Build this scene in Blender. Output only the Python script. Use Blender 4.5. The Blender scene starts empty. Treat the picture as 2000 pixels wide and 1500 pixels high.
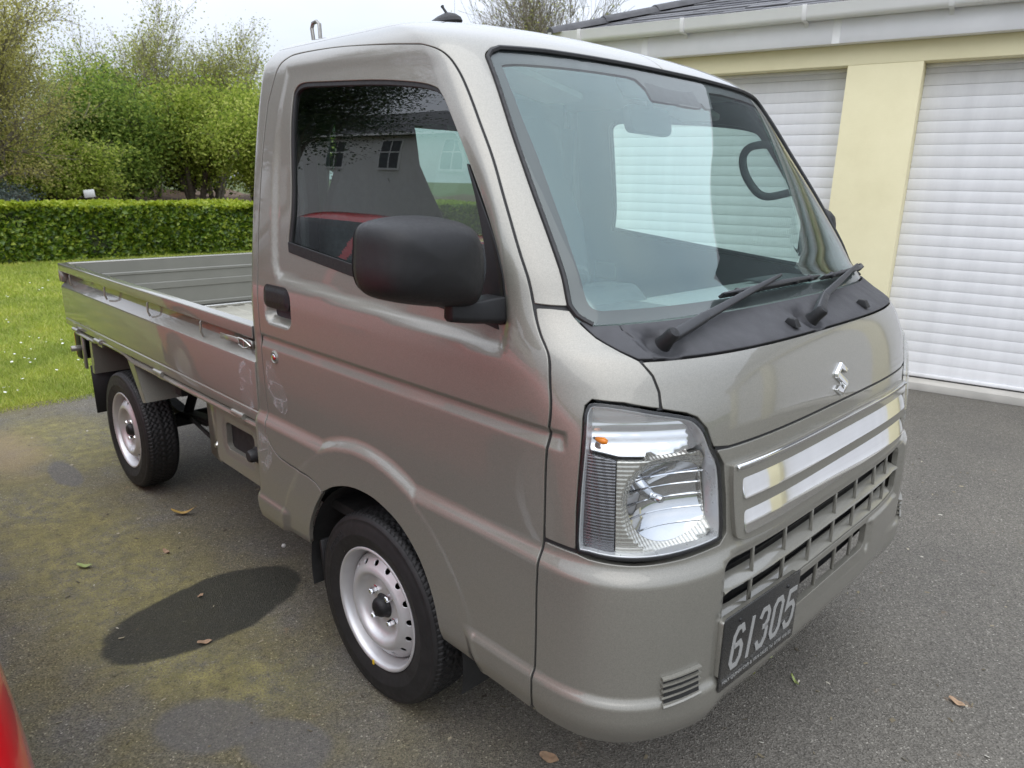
import bpy, bmesh, math, random
import numpy as np
from mathutils import Vector, Matrix
from mathutils.geometry import delaunay_2d_cdt

random.seed(7); RNG = np.random.default_rng(7)
sc = bpy.context.scene
COL = sc.collection

# ------------------------------------------------------------------ camera
cam_d = bpy.data.cameras.new('camera'); cam = bpy.data.objects.new('camera', cam_d); COL.objects.link(cam)
cam_d.sensor_fit = 'HORIZONTAL'; cam_d.sensor_width = 36.0; cam_d.lens = 36.0*1420.29/2000.0
cam_d.clip_start = 0.02; cam_d.clip_end = 800
cam_d.dof.use_dof = True; cam_d.dof.focus_distance = 1.9; cam_d.dof.aperture_fstop = 7.5
_rt = Vector((0.70538224, 0.70851011, 0.02119712)); _up = Vector((-0.20442591, 0.17470757, 0.96316526)); _fw = Vector((-0.67870902, 0.68373291, -0.26807344))
_m = Matrix((_rt, _up, -_fw)).transposed().to_4x4(); _m.translation = (1.43499, -1.66870, 1.35656)
cam.matrix_world = _m
sc.camera = cam

# ------------------------------------------------------------------ sky, sun, exposure
SUN_EL, SUN_AZ = math.radians(58), math.radians(-50)      # azimuth from +X towards +Y, where the sun stands
w = bpy.data.worlds.new('World'); sc.world = w; w.use_nodes = True
nt = w.node_tree; nt.nodes.clear()
wo = nt.nodes.new('ShaderNodeOutputWorld'); bg = nt.nodes.new('ShaderNodeBackground')
sky = nt.nodes.new('ShaderNodeTexSky'); sky.sky_type = 'NISHITA'; sky.sun_disc = False
sky.sun_elevation = SUN_EL; sky.sun_rotation = math.radians(90)-SUN_AZ
sky.air_density = 1.0; sky.dust_density = 3.0; sky.ozone_density = 1.0; sky.altitude = 20
# a high even cloud sheet: most of the blue is veiled by grey-white cloud with a soft mottle
tc = nt.nodes.new('ShaderNodeTexCoord'); mp = nt.nodes.new('ShaderNodeMapping'); mp.inputs['Scale'].default_value = (1.0, 1.0, 2.6)
nz = nt.nodes.new('ShaderNodeTexNoise'); nz.inputs['Scale'].default_value = 2.2; nz.inputs['Detail'].default_value = 5
cr = nt.nodes.new('ShaderNodeValToRGB'); cr.color_ramp.elements[0].position = .3; cr.color_ramp.elements[1].position = .72
cr.color_ramp.elements[0].color = (5.2, 5.7, 6.6, 1); cr.color_ramp.elements[1].color = (6.4, 6.65, 7.2, 1)
mx = nt.nodes.new('ShaderNodeMix'); mx.data_type = 'RGBA'; mx.inputs[0].default_value = .86
# an overcast sky grows about threefold brighter from the horizon to overhead (standard overcast distribution)
sep_ = nt.nodes.new('ShaderNodeSeparateXYZ'); mr = nt.nodes.new('ShaderNodeMapRange'); mr.inputs[1].default_value = 0; mr.inputs[2].default_value = 1; mr.inputs[3].default_value = 1.0; mr.inputs[4].default_value = 3.1
vm = nt.nodes.new('ShaderNodeVectorMath'); vm.operation = 'SCALE'
nt.links.new(tc.outputs['Generated'], mp.inputs[0]); nt.links.new(mp.outputs[0], nz.inputs[0]); nt.links.new(nz.outputs[0], cr.inputs[0])
nt.links.new(tc.outputs['Generated'], sep_.inputs[0]); nt.links.new(sep_.outputs[2], mr.inputs[0]); nt.links.new(cr.outputs[0], vm.inputs[0]); nt.links.new(mr.outputs[0], vm.inputs[3])
nt.links.new(sky.outputs[0], mx.inputs[6]); nt.links.new(vm.outputs[0], mx.inputs[7])
nt.links.new(mx.outputs[2], bg.inputs[0]); nt.links.new(bg.outputs[0], wo.inputs[0])
bg.inputs[1].default_value = 0.115
sd = bpy.data.lights.new('sun', 'SUN'); sd.energy = 1.1; sd.angle = math.radians(75); sd.color = (1.0, .97, .92)
sun = bpy.data.objects.new('sun', sd); COL.objects.link(sun)
_sv = Vector((math.cos(SUN_EL)*math.cos(SUN_AZ), math.cos(SUN_EL)*math.sin(SUN_AZ), math.sin(SUN_EL)))
sun.rotation_euler = _sv.to_track_quat('Z', 'Y').to_euler(); sun.location = (6, -8, 12)
sc.view_settings.view_transform = 'Standard'; sc.view_settings.look = 'None'
sc.view_settings.gamma = 1; sc.view_settings.use_curve_mapping = False; sc.view_settings.exposure = 0.2
sc.render.engine = 'CYCLES'
sc.cycles.max_bounces = 8; sc.cycles.transparent_max_bounces = 12; sc.cycles.glossy_bounces = 4; sc.cycles.transmission_bounces = 6
sc.cycles.caustics_reflective = False; sc.cycles.caustics_refractive = False

# ------------------------------------------------------------------ materials
def new_mat(name):
    m = bpy.data.materials.new(name); m.use_nodes = True
    t = m.node_tree; t.nodes.clear()
    o = t.nodes.new('ShaderNodeOutputMaterial'); b = t.nodes.new('ShaderNodeBsdfPrincipled')
    t.links.new(b.outputs[0], o.inputs[0])
    return m, t, b
def N(t, kind, **kw):
    n = t.nodes.new('ShaderNode'+kind)
    for k, v in kw.items():
        if hasattr(n, k) and not k[0].isupper(): setattr(n, k, v)
        else: n.inputs[k.replace('_', ' ')].default_value = v
    return n
def L(t, a, b): t.links.new(a, b)
def ramp(t, src, stops):
    n = t.nodes.new('ShaderNodeValToRGB'); e = n.color_ramp.elements
    while len(e) < len(stops): e.new(.5)
    for i, (p, c) in enumerate(stops):
        e[i].position = p; e[i].color = (c[0], c[1], c[2], 1) if hasattr(c, '__len__') else (c, c, c, 1)
    if src is not None: t.links.new(src, n.inputs[0])
    return n
def mixc(t, fac, a, b, blend='MIX'):
    n = t.nodes.new('ShaderNodeMix'); n.data_type = 'RGBA'; n.blend_type = blend
    for s, v in ((0, fac), (6, a), (7, b)):
        if hasattr(v, 'is_linked') or hasattr(v, 'links'): t.links.new(v, n.inputs[s])
        elif s == 0: n.inputs[0].default_value = v
        else: n.inputs[s].default_value = (v[0], v[1], v[2], 1)
    return n.outputs[2]
def math_(t, op, a, b=None, clamp=False):
    n = t.nodes.new('ShaderNodeMath'); n.operation = op; n.use_clamp = clamp
    for s, v in ((0, a), (1, b)):
        if v is None: continue
        if hasattr(v, 'links'): t.links.new(v, n.inputs[s])
        else: n.inputs[s].default_value = v
    return n.outputs[0]
def obj_co(t): return t.nodes.new('ShaderNodeTexCoord').outputs['Object']
def noise(t, co, scale, detail=3, rough=.5, dist=0):
    n = N(t, 'TexNoise', Scale=scale, Detail=detail, Roughness=rough, Distortion=dist); t.links.new(co, n.inputs['Vector']); return n.outputs[0]
def bump(t, b, h, strength, dist=.01):
    n = N(t, 'Bump', Strength=strength, Distance=dist); t.links.new(h, n.inputs['Height']); t.links.new(n.outputs[0], b.inputs['Normal']); return n
def simple(name, col, rough=.5, metal=0, var=.08, vscale=30, bmp=0, bscale=300, coat=0, spec=.5):
    m, t, b = new_mat(name); co = obj_co(t)
    nz = noise(t, co, vscale, 4)
    lo = [max(0, c*(1-var)) for c in col]; hi = [min(1, c*(1+var)) for c in col]
    r = ramp(t, nz, [(.3, lo), (.7, hi)]); L(t, r.outputs[0], b.inputs['Base Color'])
    rr = ramp(t, noise(t, co, vscale*2.3, 3), [(.3, max(.02, rough*.88)), (.7, min(1, rough*1.12))]); L(t, rr.outputs[0], b.inputs['Roughness'])
    b.inputs['Metallic'].default_value = metal; b.inputs['Coat Weight'].default_value = coat; b.inputs['Coat Roughness'].default_value = .04
    b.inputs['Specular IOR Level'].default_value = spec
    if bmp: bump(t, b, noise(t, co, bscale, 3), bmp, .002)
    return m

def mat_paint(name, col, metal, rough, flake=True, cior=1.6):
    m, t, b = new_mat(name); co = obj_co(t)
    if flake:
        v = N(t, 'TexVoronoi', Scale=900.0); L(t, co, v.inputs['Vector'])
        r = ramp(t, v.outputs['Color'], [(0, [c*.82 for c in col]), (1, [min(1, c*1.16) for c in col])])
        L(t, r.outputs[0], b.inputs['Base Color'])
    else: b.inputs['Base Color'].default_value = (*col, 1)
    b.inputs['Metallic'].default_value = metal; b.inputs['Roughness'].default_value = rough
    b.inputs['Coat Weight'].default_value = 1; b.inputs['Coat IOR'].default_value = cior
    d = ramp(t, noise(t, co, 9, 5), [(.35, .008), (.8, .03)]); L(t, d.outputs[0], b.inputs['Coat Roughness'])
    n = N(t, 'Bump', Strength=.03, Distance=.0006); L(t, noise(t, co, 160, 2), n.inputs['Height']); L(t, n.outputs[0], b.inputs['Coat Normal'])
    return m
M = {}
M['paint'] = mat_paint('beige_metallic_paint', (.232, .224, .193), .38, .38)
M['bedpaint'] = mat_paint('bed_paint', (.232, .224, .193), .36, .42)
M['bed_inner'] = simple('bed_inner_paint', (.20, .20, .175), .42, 0, .06, 8, .05, 200, coat=.3)
M['bed_floor'] = simple('bed_floor', (.33, .32, .27), .5, 0, .12, 6, .08, 120)
M['red'] = mat_paint('red_car_paint', (.62, .004, .010), 0.0, .35, False, 1.45)
M['black_plastic'] = simple('black_textured_plastic', (.012, .012, .013), .46, 0, .12, 60, .3, 900, spec=.36)
M['cowl_plastic'] = simple('grey_cowl_plastic', (.040, .040, .044), .55, 0, .2, 14, .3, 900)
M['wiper_black'] = simple('wiper_satin_black', (.022, .023, .026), .42, 0, .1, 40, .08, 500)
M['rubber'] = simple('black_rubber', (.016, .016, .017), .6, 0, .15, 40, .1, 300)
M['tyre'] = simple('tyre_rubber', (.015, .0145, .015), .6, 0, .25, 26, .12, 400)
M['dark'] = simple('dark_underbody', (.012, .012, .012), .7, 0, .3, 20)
M['liner'] = simple('wheelhouse_liner', (.02, .02, .02), .75, 0, .3, 20, .2, 150)
M['wheel'] = simple('silver_wheel_paint', (.60, .60, .61), .36, .5, .04, 30, .04, 300, coat=.2)
M['chrome'] = simple('chrome', (.86, .87, .88), .055, 1, .01, 20)
M['zinc'] = simple('zinc_steel', (.58, .57, .53), .3, 1, .12, 60)
M['galv'] = simple('bare_steel', (.33, .32, .30), .4, .9, .15, 50)
M['seat'] = simple('seat_fabric', (.055, .057, .064), .9, 0, .15, 60, .4, 500)
M['trim_grey'] = simple('grey_cabin_trim', (.23, .235, .235), .6, 0, .06, 30, .12, 600)
M['trim_dark'] = simple('dark_cabin_trim', (.035, .036, .040), .6, 0, .1, 30, .2, 600)
M['headliner'] = simple('headliner', (.42, .42, .40), .95, 0, .04, 30, .2, 500)
M['frit'] = simple('black_ceramic_frit', (.05, .05, .054), .35, 0, .05, 30)
M['amber'] = simple('amber_bulb', (.75, .22, .01), .2, 0, .05, 30, coat=.5)
M['red_lens'] = simple('red_lens', (.35, .01, .01), .15, 0, .05, 30, coat=.6)
M['plate_black'] = simple('plate_black', (.022, .022, .022), .28, 0, .06, 60, coat=.4)
M['plate_grey'] = simple('plate_figures', (.30, .30, .29), .45, 0, .04, 60)
def mat_glass(name, tint, rough=0.0, refl_ior=1.5, rcol=(1, 1, 1)):
    # thin sheet glass: straight-through tinted transmission with a Schlick mirror reflection, the same from both faces
    m = bpy.data.materials.new(name); m.use_nodes = True; t = m.node_tree; t.nodes.clear()
    o = t.nodes.new('ShaderNodeOutputMaterial'); tr = N(t, 'BsdfTransparent', Color=(*tint, 1)); gl = N(t, 'BsdfGlossy', Roughness=rough)
    gl.inputs['Color'].default_value = (*rcol, 1)
    r0 = ((refl_ior-1)/(refl_ior+1))**2
    g = t.nodes.new('ShaderNodeNewGeometry'); dp = t.nodes.new('ShaderNodeVectorMath'); dp.operation = 'DOT_PRODUCT'; L(t, g.outputs['Normal'], dp.inputs[0]); L(t, g.outputs['Incoming'], dp.inputs[1])
    om = math_(t, 'SUBTRACT', 1.0, math_(t, 'ABSOLUTE', dp.outputs['Value']), True); fr = math_(t, 'ADD', math_(t, 'MULTIPLY', math_(t, 'POWER', om, 5.0), 1-r0), r0, True)
    mxs = t.nodes.new('ShaderNodeMixShader')
    L(t, fr, mxs.inputs[0]); L(t, tr.outputs[0], mxs.inputs[1]); L(t, gl.outputs[0], mxs.inputs[2]); L(t, mxs.outputs[0], o.inputs[0])
    return m
M['glass_side'] = mat_glass('side_glass', (.60, .68, .65), 0, 2.15)
M['glass_ws'] = mat_glass('windscreen_glass', (.88, .96, .93), 0, 1.55); M['glass_coat'] = mat_glass('windscreen_inner_coat', (.86, .95, .93), 0, 2.15, (.80, .97, 1.0))
M['glass_rear'] = mat_glass('rear_glass', (.80, .91, .87), 0, 1.5)
M['lens'] = mat_glass('clear_lens', (.97, .98, .98), 0, 1.45)
M['car_glass'] = mat_glass('car_glass', (.12, .14, .15), 0, 1.7)

# ------------------------------------------------------------------ object helpers
def tag(o, label=None, cat=None, group=None, kind=None):
    if label: o['label'] = label
    if cat: o['category'] = cat
    if group: o['group'] = group
    if kind: o['kind'] = kind
    return o
def empty(name, loc=(0, 0, 0), rz=0):
    o = bpy.data.objects.new(name, None); COL.objects.link(o); o.location = loc; o.rotation_euler = (0, 0, rz); o.empty_display_size = .1
    return o
def link(name, me, mat, parent=None):
    o = bpy.data.objects.new(name, me); COL.objects.link(o)
    if mat is not None and len(me.materials) == 0: me.materials.append(mat)
    if parent is not None: o.parent = parent
    return o
def fast_mesh(name, V, F, smooth=False):
    """V (n,3) floats, F (m,k) ints with constant k"""
    V = np.asarray(V, np.float32); F = np.asarray(F, np.int32); k = F.shape[1]
    me = bpy.data.meshes.new(name); me.vertices.add(len(V)); me.vertices.foreach_set('co', V.ravel())
    me.loops.add(F.size); me.loops.foreach_set('vertex_index', F.ravel())
    me.polygons.add(len(F)); me.polygons.foreach_set('loop_start', np.arange(0, F.size, k, dtype=np.int32))
    me.polygons.foreach_set('use_smooth', np.full(len(F), smooth)); me.update(calc_edges=True); me.validate()
    return me
class MB:
    """collects polygons of one part"""
    def __init__(s): s.v = []; s.f = []
    def add(s, vs, fs):
        o = len(s.v); s.v += [tuple(v) for v in vs]; s.f += [tuple(i+o for i in f) for f in fs]; return s
    def box(s, c, d, R=None):
        cx, cy, cz = c; a, b, h = d[0]/2, d[1]/2, d[2]/2
        P = [Vector((x*a, y*b, z*h)) for x in (-1, 1) for y in (-1, 1) for z in (-1, 1)]
        if R is not None: P = [R @ q for q in P]
        s.add([(q.x+cx, q.y+cy, q.z+cz) for q in P], [(0, 1, 3, 2), (4, 6, 7, 5), (0, 4, 5, 1), (2, 3, 7, 6), (0, 2, 6, 4), (1, 5, 7, 3)]); return s
    def bar(s, a, b, w, h):
        a, b = Vector(a), Vector(b); d = b-a; R = d.to_track_quat('X', 'Z').to_matrix(); return s.box((a+b)/2, (d.length, w, h), R)
    def tube(s, pts, r, n=8, closed=False, caps=True):
        pts = [Vector(q) for q in pts]; m = len(pts); rs = r if hasattr(r, '__len__') else [r]*m
        T = []
        for i in range(m):
            a = pts[(i-1) % m] if (closed or i > 0) else pts[0]; b = pts[(i+1) % m] if (closed or i < m-1) else pts[-1]
            T.append((b-a).normalized())
        nrm = T[0].orthogonal().normalized(); o = len(s.v)
        for i in range(m):
            nrm = (nrm - T[i]*nrm.dot(T[i]));  nrm = nrm.normalized() if nrm.length > 1e-6 else T[i].orthogonal().normalized()
            bi = T[i].cross(nrm)
            for k in range(n):
                a = 2*math.pi*k/n; q = pts[i]+(nrm*math.cos(a)+bi*math.sin(a))*rs[i]; s.v.append(tuple(q))
        for i in range(m if closed else m-1):
            j = (i+1) % m
            for k in range(n): s.f.append((o+i*n+k, o+i*n+(k+1) % n, o+j*n+(k+1) % n, o+j*n+k))
        if caps and not closed:
            s.f.append(tuple(o+k for k in range(n))[::-1]); s.f.append(tuple(o+(m-1)*n+k for k in range(n)))
        return s
    def prism(s, poly, a0, a1, axis='x'):
        """extrude a closed 2D polygon along an axis: axis x -> poly is (y,z); y -> (x,z); z -> (x,y)"""
        def P(u, v, a): return (a, u, v) if axis == 'x' else ((u, a, v) if axis == 'y' else (u, v, a))
        n = len(poly); vs = [P(u, v, a0) for u, v in poly]+[P(u, v, a1) for u, v in poly]
        fs = [(i, (i+1) % n, n+(i+1) % n, n+i) for i in range(n)]+[tuple(range(n))[::-1], tuple(range(n, 2*n))]
        s.add(vs, fs); return s
    def lathe(s, prof, n=48, c=(0, 0, 0), axis='y'):
        """prof: list of (r, h)"""
        o = len(s.v); m = len(prof)
        for k in range(n):
            a = 2*math.pi*k/n
            for r, h in prof:
                u, v = r*math.cos(a), r*math.sin(a)
                q = (u, h, v) if axis == 'y' else ((u, v, h) if axis == 'z' else (h, u, v))
                s.v.append((q[0]+c[0], q[1]+c[1], q[2]+c[2]))
        for k in range(n):
            k2 = (k+1) % n
            for i in range(m-1): s.f.append((o+k*m+i, o+k*m+i+1, o+k2*m+i+1, o+k2*m+i))
        return s
    def mesh(s, name, smooth_angle=None, bevel=0, bseg=2):
        me = bpy.data.meshes.new(name); me.from_pydata(s.v, [], s.f); me.update()
        bm = bmesh.new(); bm.from_mesh(me)
        bmesh.ops.remove_doubles(bm, verts=bm.verts, dist=1e-6)
        bmesh.ops.recalc_face_normals(bm, faces=bm.faces)
        if bevel:
            es = [e for e in bm.edges if len(e.link_faces) == 2 and e.calc_face_angle(0) > math.radians(35)]
            bmesh.ops.bevel(bm, geom=es, offset=bevel, segments=bseg, profile=.6, affect='EDGES', clamp_overlap=True)
        sa = smooth_angle if smooth_angle is not None else (40 if not bevel else 50)
        for f in bm.faces: f.smooth = True
        for e in bm.edges:
            if len(e.link_faces) == 2: e.smooth = e.calc_face_angle(0) < math.radians(sa)
            else: e.smooth = False
        bm.to_mesh(me); bm.free(); return me
    def build(s, name, mat, parent=None, bevel=0, bseg=2, smooth_angle=None):
        return link(name, s.mesh(name, smooth_angle, bevel, bseg), mat, parent)
def flat_mesh(name, V, F): 
    me = bpy.data.meshes.new(name); me.from_pydata([tuple(v) for v in V], [], [tuple(f) for f in F]); me.update(); return me
def text_mesh(name, body, size, extrude=.0006, shear=0):
    c = bpy.data.curves.new(name, 'FONT'); c.body = body; c.size = size; c.extrude = extrude; c.align_x = 'CENTER'; c.align_y = 'CENTER'; c.shear = shear; c.resolution_u = 3
    o = bpy.data.objects.new(name, c); COL.objects.link(o)
    dg = bpy.context.evaluated_depsgraph_get(); me = bpy.data.meshes.new_from_object(o.evaluated_get(dg)); bpy.data.objects.remove(o); return me
def copy_tree(o, parent=None):
    c = o.copy(); COL.objects.link(c); c.parent = parent
    for ch in list(o.children): copy_tree(ch, c)
    return c
def ss(a, b, x):
    t = np.clip((x-a)/(b-a), 0, 1); return t*t*(3-2*t)
def catmull(pts, n=8, closed=False):
    P = [np.array(q, float) for q in pts]; m = len(P); out = []
    rng = range(m) if closed else range(m-1)
    for i in rng:
        p0 = P[(i-1) % m] if (closed or i > 0) else 2*P[0]-P[1]; p1 = P[i]; p2 = P[(i+1) % m]; p3 = P[(i+2) % m] if (closed or i+2 < m) else 2*P[-1]-P[-2]
        for k in range(n):
            t = k/n; out.append(.5*((2*p1)+(-p0+p2)*t+(2*p0-5*p1+4*p2-p3)*t*t+(-p0+3*p1-3*p2+p3)*t**3))
    if not closed: out.append(P[-1])
    return [tuple(q) for q in out]
def rrect(x0, x1, y0, y1, r, n=5):
    out = []
    for cx, cy, a0 in ((x1-r, y1-r, 0), (x0+r, y1-r, 90), (x0+r, y0+r, 180), (x1-r, y0+r, 270)):
        for k in range(n+1):
            a = math.radians(a0+90*k/n); out.append((cx+r*math.cos(a), cy+r*math.sin(a)))
    return out
def resample(poly, step, closed=True):
    P = np.array(poly, float); Q = np.vstack([P, P[:1]]) if closed else P; out = []
    for a, b in zip(Q[:-1], Q[1:]):
        d = np.linalg.norm(b-a)
        if d < 1e-7: continue
        k = max(1, int(math.ceil(d/step))); out += [a+(b-a)*i/k for i in range(k)]
    if not closed: out.append(Q[-1])
    return np.array(out)
def pip(P, poly):
    x, y = P[:, 0], P[:, 1]; ins = np.zeros(len(P), bool); X, Y = poly[:, 0], poly[:, 1]; j = len(poly)-1
    for i in range(len(poly)):
        c = ((Y[i] > y) != (Y[j] > y))
        if c.any():
            with np.errstate(divide='ignore', invalid='ignore'):
                ins ^= c & (x < (X[j]-X[i])*(y-Y[i])/(Y[j]-Y[i]+1e-30)+X[i])
        j = i
    return ins
def pdist(P, poly):
    """distance of points to closed polyline"""
    d = np.full(len(P), 1e9); A = poly; B = np.roll(poly, -1, 0)
    for a, b in zip(A, B):
        ab = b-a; t = np.clip(((P-a)@ab)/max(ab@ab, 1e-14), 0, 1); q = P-(a+t[:, None]*ab); d = np.minimum(d, np.hypot(q[:, 0], q[:, 1]))
    return d
def sdf(P, poly):
    d = pdist(P, np.asarray(poly, float)); return np.where(pip(P, np.asarray(poly, float)), -d, d)
def panel2d(outline, holes=(), step=.014, lines=(), edge=None):
    """triangulate a polygon with holes, filled with grid points; returns pts2d, tris, loops(list of index lists)"""
    edge = edge or step*.75
    loops = [resample(outline, edge)]+[resample(h, edge) for h in holes]
    V = []; E = []; idx = []
    for lp in loops:
        o = len(V); n = len(lp); V += lp.tolist(); E += [(o+i, o+(i+1) % n) for i in range(n)]; idx.append((o, n))
    for ln in lines:
        lp = resample(ln, edge, False)
        keep = pip(lp, loops[0]) & (pdist(lp, loops[0]) > edge*.5)
        for h in loops[1:]: keep &= ~pip(lp, h) & (pdist(lp, h) > edge*.5)
        prev = -2
        for i, (q, k) in enumerate(zip(lp, keep)):
            if k:
                V.append(q.tolist())
                if prev == i-1: E.append((len(V)-2, len(V)-1))
                prev = i
    LP = np.array(V)
    x0, y0 = loops[0].min(0); x1, y1 = loops[0].max(0)
    gx, gy = np.meshgrid(np.arange(x0+step/2, x1, step), np.arange(y0+step/2, y1, step*.9)); gx[1::2] += step/2
    G = np.stack([gx.ravel(), gy.ravel()], 1)
    k = pip(G, loops[0])
    for h in loops[1:]: k &= ~pip(G, h)
    G = G[k]
    # keep away from outlines and lines
    key = {}
    cs = step*.6
    far = np.ones(len(G), bool)
    for i in range(0, len(G), 2000):
        d = ((G[i:i+2000, None, :]-LP[None])**2).sum(-1).min(1); far[i:i+2000] = d > cs*cs
    G = G[far]
    allv = V+G.tolist()
    r = delaunay_2d_cdt([Vector(q) for q in allv], E, [], 0, 1e-7)
    P = np.array([tuple(q) for q in r[0]]); T = np.array(r[2]); orig = r[3]
    C = P[T].mean(1); keep = pip(C, loops[0])
    for h in loops[1:]: keep &= ~pip(C, h)
    T = T[keep]
    inv = {}
    for i, os_ in enumerate(orig):
        for o_ in os_: inv[o_] = i
    LO = [[inv[o+i] for i in range(n)] for o, n in idx]
    return P, T, LO
def surf_panel(name, fn, outline, holes=(), step=.014, lines=(), flange=.012, thick=None, edge=None, flip=False, eps=4e-4):
    """panel on surface fn(u,v)->xyz with analytic normals and turned-in edges"""
    P, T, LO = panel2d(outline, holes, step, lines, edge)
    X = fn(P[:, 0], P[:, 1]); du = (fn(P[:, 0]+eps, P[:, 1])-fn(P[:, 0]-eps, P[:, 1])); dv = (fn(P[:, 0], P[:, 1]+eps)-fn(P[:, 0], P[:, 1]-eps))
    Nn = np.cross(du, dv); Nn /= np.linalg.norm(Nn, axis=1)[:, None]+1e-12
    if flip: Nn = -Nn
    # orient triangles along normals
    fN = np.cross(X[T[:, 1]]-X[T[:, 0]], X[T[:, 2]]-X[T[:, 0]]); bad = (fN*Nn[T[:, 0]]).sum(1) < 0; T[bad] = T[bad][:, ::-1]
    used = np.unique(T); rm = -np.ones(len(P), int); rm[used] = np.arange(len(used))
    V = X[used].tolist(); VN = Nn[used].tolist(); F = [tuple(rm[t]) for t in T]; nT = len(F)
    if flange:
        for k, lp in enumerate(LO):
            lp = [i for i in lp if rm[i] >= 0]; n = len(lp)
            # outward in-panel direction for the flange normal
            c3 = X[lp]; o = len(V)
            a2 = 0.0
            for i in range(n):
                q0, q1 = P[lp[i]], P[lp[(i+1) % n]]; a2 += q0[0]*q1[1]-q1[0]*q0[1]
            tang = np.roll(c3, -1, 0)-np.roll(c3, 1, 0); tang /= np.linalg.norm(tang, axis=1)[:, None]+1e-12
            on = np.cross(tang, Nn[lp]); 
            # outward = away from material: check sign with neighbouring centroid
            sgn = 1.0 if (a2 > 0) == (k == 0) else -1.0
            if flip: sgn = -sgn
            on = on*sgn
            bev = min(.0016, flange*.3)
            r0 = c3; r1 = c3-Nn[lp]*bev+on*bev*.9; r2 = c3-Nn[lp]*flange+on*bev*.9
            n1 = (Nn[lp]+on); n1 /= np.linalg.norm(n1, axis=1)[:, None]
            V += r0.tolist()+r1.tolist()+r1.tolist()+r2.tolist()
            VN += Nn[lp].tolist()+n1.tolist()+on.tolist()+on.tolist()
            for i in range(n):
                j = (i+1) % n
                for a in (0, 2): F.append((o+a*n+i, o+a*n+j, o+(a+1)*n+j, o+(a+1)*n+i))
    me = bpy.data.meshes.new(name); me.from_pydata(V, [], F)
    # fix flange winding
    VA = np.array(V); 
    me.update()
    bm = None
    flipf = []
    for p in me.polygons[nT:]:
        v = p.vertices; nn = np.array(VN[v[0]])
        if Vector(nn).dot(p.normal) < 0: flipf.append(p.index)
    if flipf:
        FS = [tuple(f) for f in F]
        for i in flipf: FS[i] = FS[i][::-1]
        bpy.data.meshes.remove(me); me = bpy.data.meshes.new(name); me.from_pydata(V, [], FS); me.update()
    for p in me.polygons: p.use_smooth = True
    me.normals_split_custom_set_from_vertices([Vector(n) for n in VN])
    return me
def join_meshes(name, mes):
    V = []; F = []; VN = []
    for me in mes:
        o = len(V); V += [tuple(v.co) for v in me.vertices]; F += [tuple(i+o for i in p.vertices) for p in me.polygons]
        cn = [None]*len(me.vertices)
        for lp in me.loops: cn[lp.vertex_index] = tuple(me.corner_normals[lp.index].vector)
        VN += [c if c else (0, 0, 1) for c in cn]
    out = bpy.data.meshes.new(name); out.from_pydata(V, [], F); out.update()
    for p in out.polygons: p.use_smooth = True
    out.normals_split_custom_set_from_vertices([Vector(n) for n in VN])
    return out
def mirror_mesh(me, name=None):
    """mirror in Y"""
    V = [(v.co.x, -v.co.y, v.co.z) for v in me.vertices]; F = [tuple(p.vertices)[::-1] for p in me.polygons]
    out = bpy.data.meshes.new(name or me.name); out.from_pydata(V, [], F); out.update()
    if me.has_custom_normals:
        cn = [(0, 0, 1)]*len(V)
        for lp in me.loops: 
            n = me.corner_normals[lp.index].vector; cn[lp.vertex_index] = (n[0], -n[1], n[2])
        for p in out.polygons: p.use_smooth = True
        out.normals_split_custom_set_from_vertices([Vector(n) for n in cn])
    else:
        for p, q in zip(out.polygons, me.polygons): p.use_smooth = q.use_smooth
        try:
            se = {tuple(sorted(e.vertices)): e.use_edge_sharp for e in me.edges}
            for e in out.edges: e.use_edge_sharp = se.get(tuple(sorted(e.vertices)), False)
        except Exception: pass
    for m_ in me.materials: out.materials.append(m_)
    return out
# ================================================================== pickup truck
# cab skin: plan curves (superellipse nose + straight sides) lofted over height; q runs round the cab, t up
#      t     z     w     xf    a     n
LV=np.array([
[.28,.28,.690,.815,.33,3.6],
[.33,.33,.714,.850,.33,3.8],
[.38,.38,.732,.866,.335,4.0],
[.44,.44,.735,.868,.34,4.0],
[.52,.52,.735,.868,.34,4.0],
[.62,.62,.735,.866,.34,4.0],
[.72,.72,.735,.857,.34,4.0],
[.82,.82,.735,.847,.34,3.9],
[.94,.94,.735,.834,.34,3.6],
[1.01,1.01,.734,.818,.35,3.3],
[1.055,1.055,.731,.795,.35,3.1],
[1.085,1.085,.728,.745,.32,3.0],
[1.12,1.12,.725,.690,.27,2.9],
[1.20,1.20,.717,.628,.22,2.8],
[1.32,1.32,.704,.536,.19,2.8],
[1.45,1.45,.687,.437,.17,2.7],
[1.58,1.58,.664,.340,.155,2.6],
[1.64,1.64,.648,.290,.17,2.6],
[1.68,1.672,.624,.235,.20,2.6],
[1.71,1.695,.594,.17,.24,2.6],
[1.74,1.711,.55,.09,.25,2.6],
[1.77,1.723,.47,.00,.25,2.5],
[1.80,1.732,.34,-.07,.22,2.4],
[1.83,1.737,.18,-.12,.18,2.3],
[1.85,1.739,.02,-.17,.13,2.2]])
XR=-.572; RC=.032
def pchip_setup(x,Y):
    h=np.diff(x)[:,None];d=np.diff(Y,axis=0)/h
    m=np.zeros_like(Y)
    w1=2*h[1:]+h[:-1];w2=h[1:]+2*h[:-1]
    with np.errstate(divide='ignore',invalid='ignore'):
        hm=(w1+w2)/(w1/d[:-1]+w2/d[1:])
    m[1:-1]=np.where(d[:-1]*d[1:]>0,hm,0);m[0]=d[0];m[-1]=d[-1]
    return m
_M=pchip_setup(LV[:,0],LV[:,1:])
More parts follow.
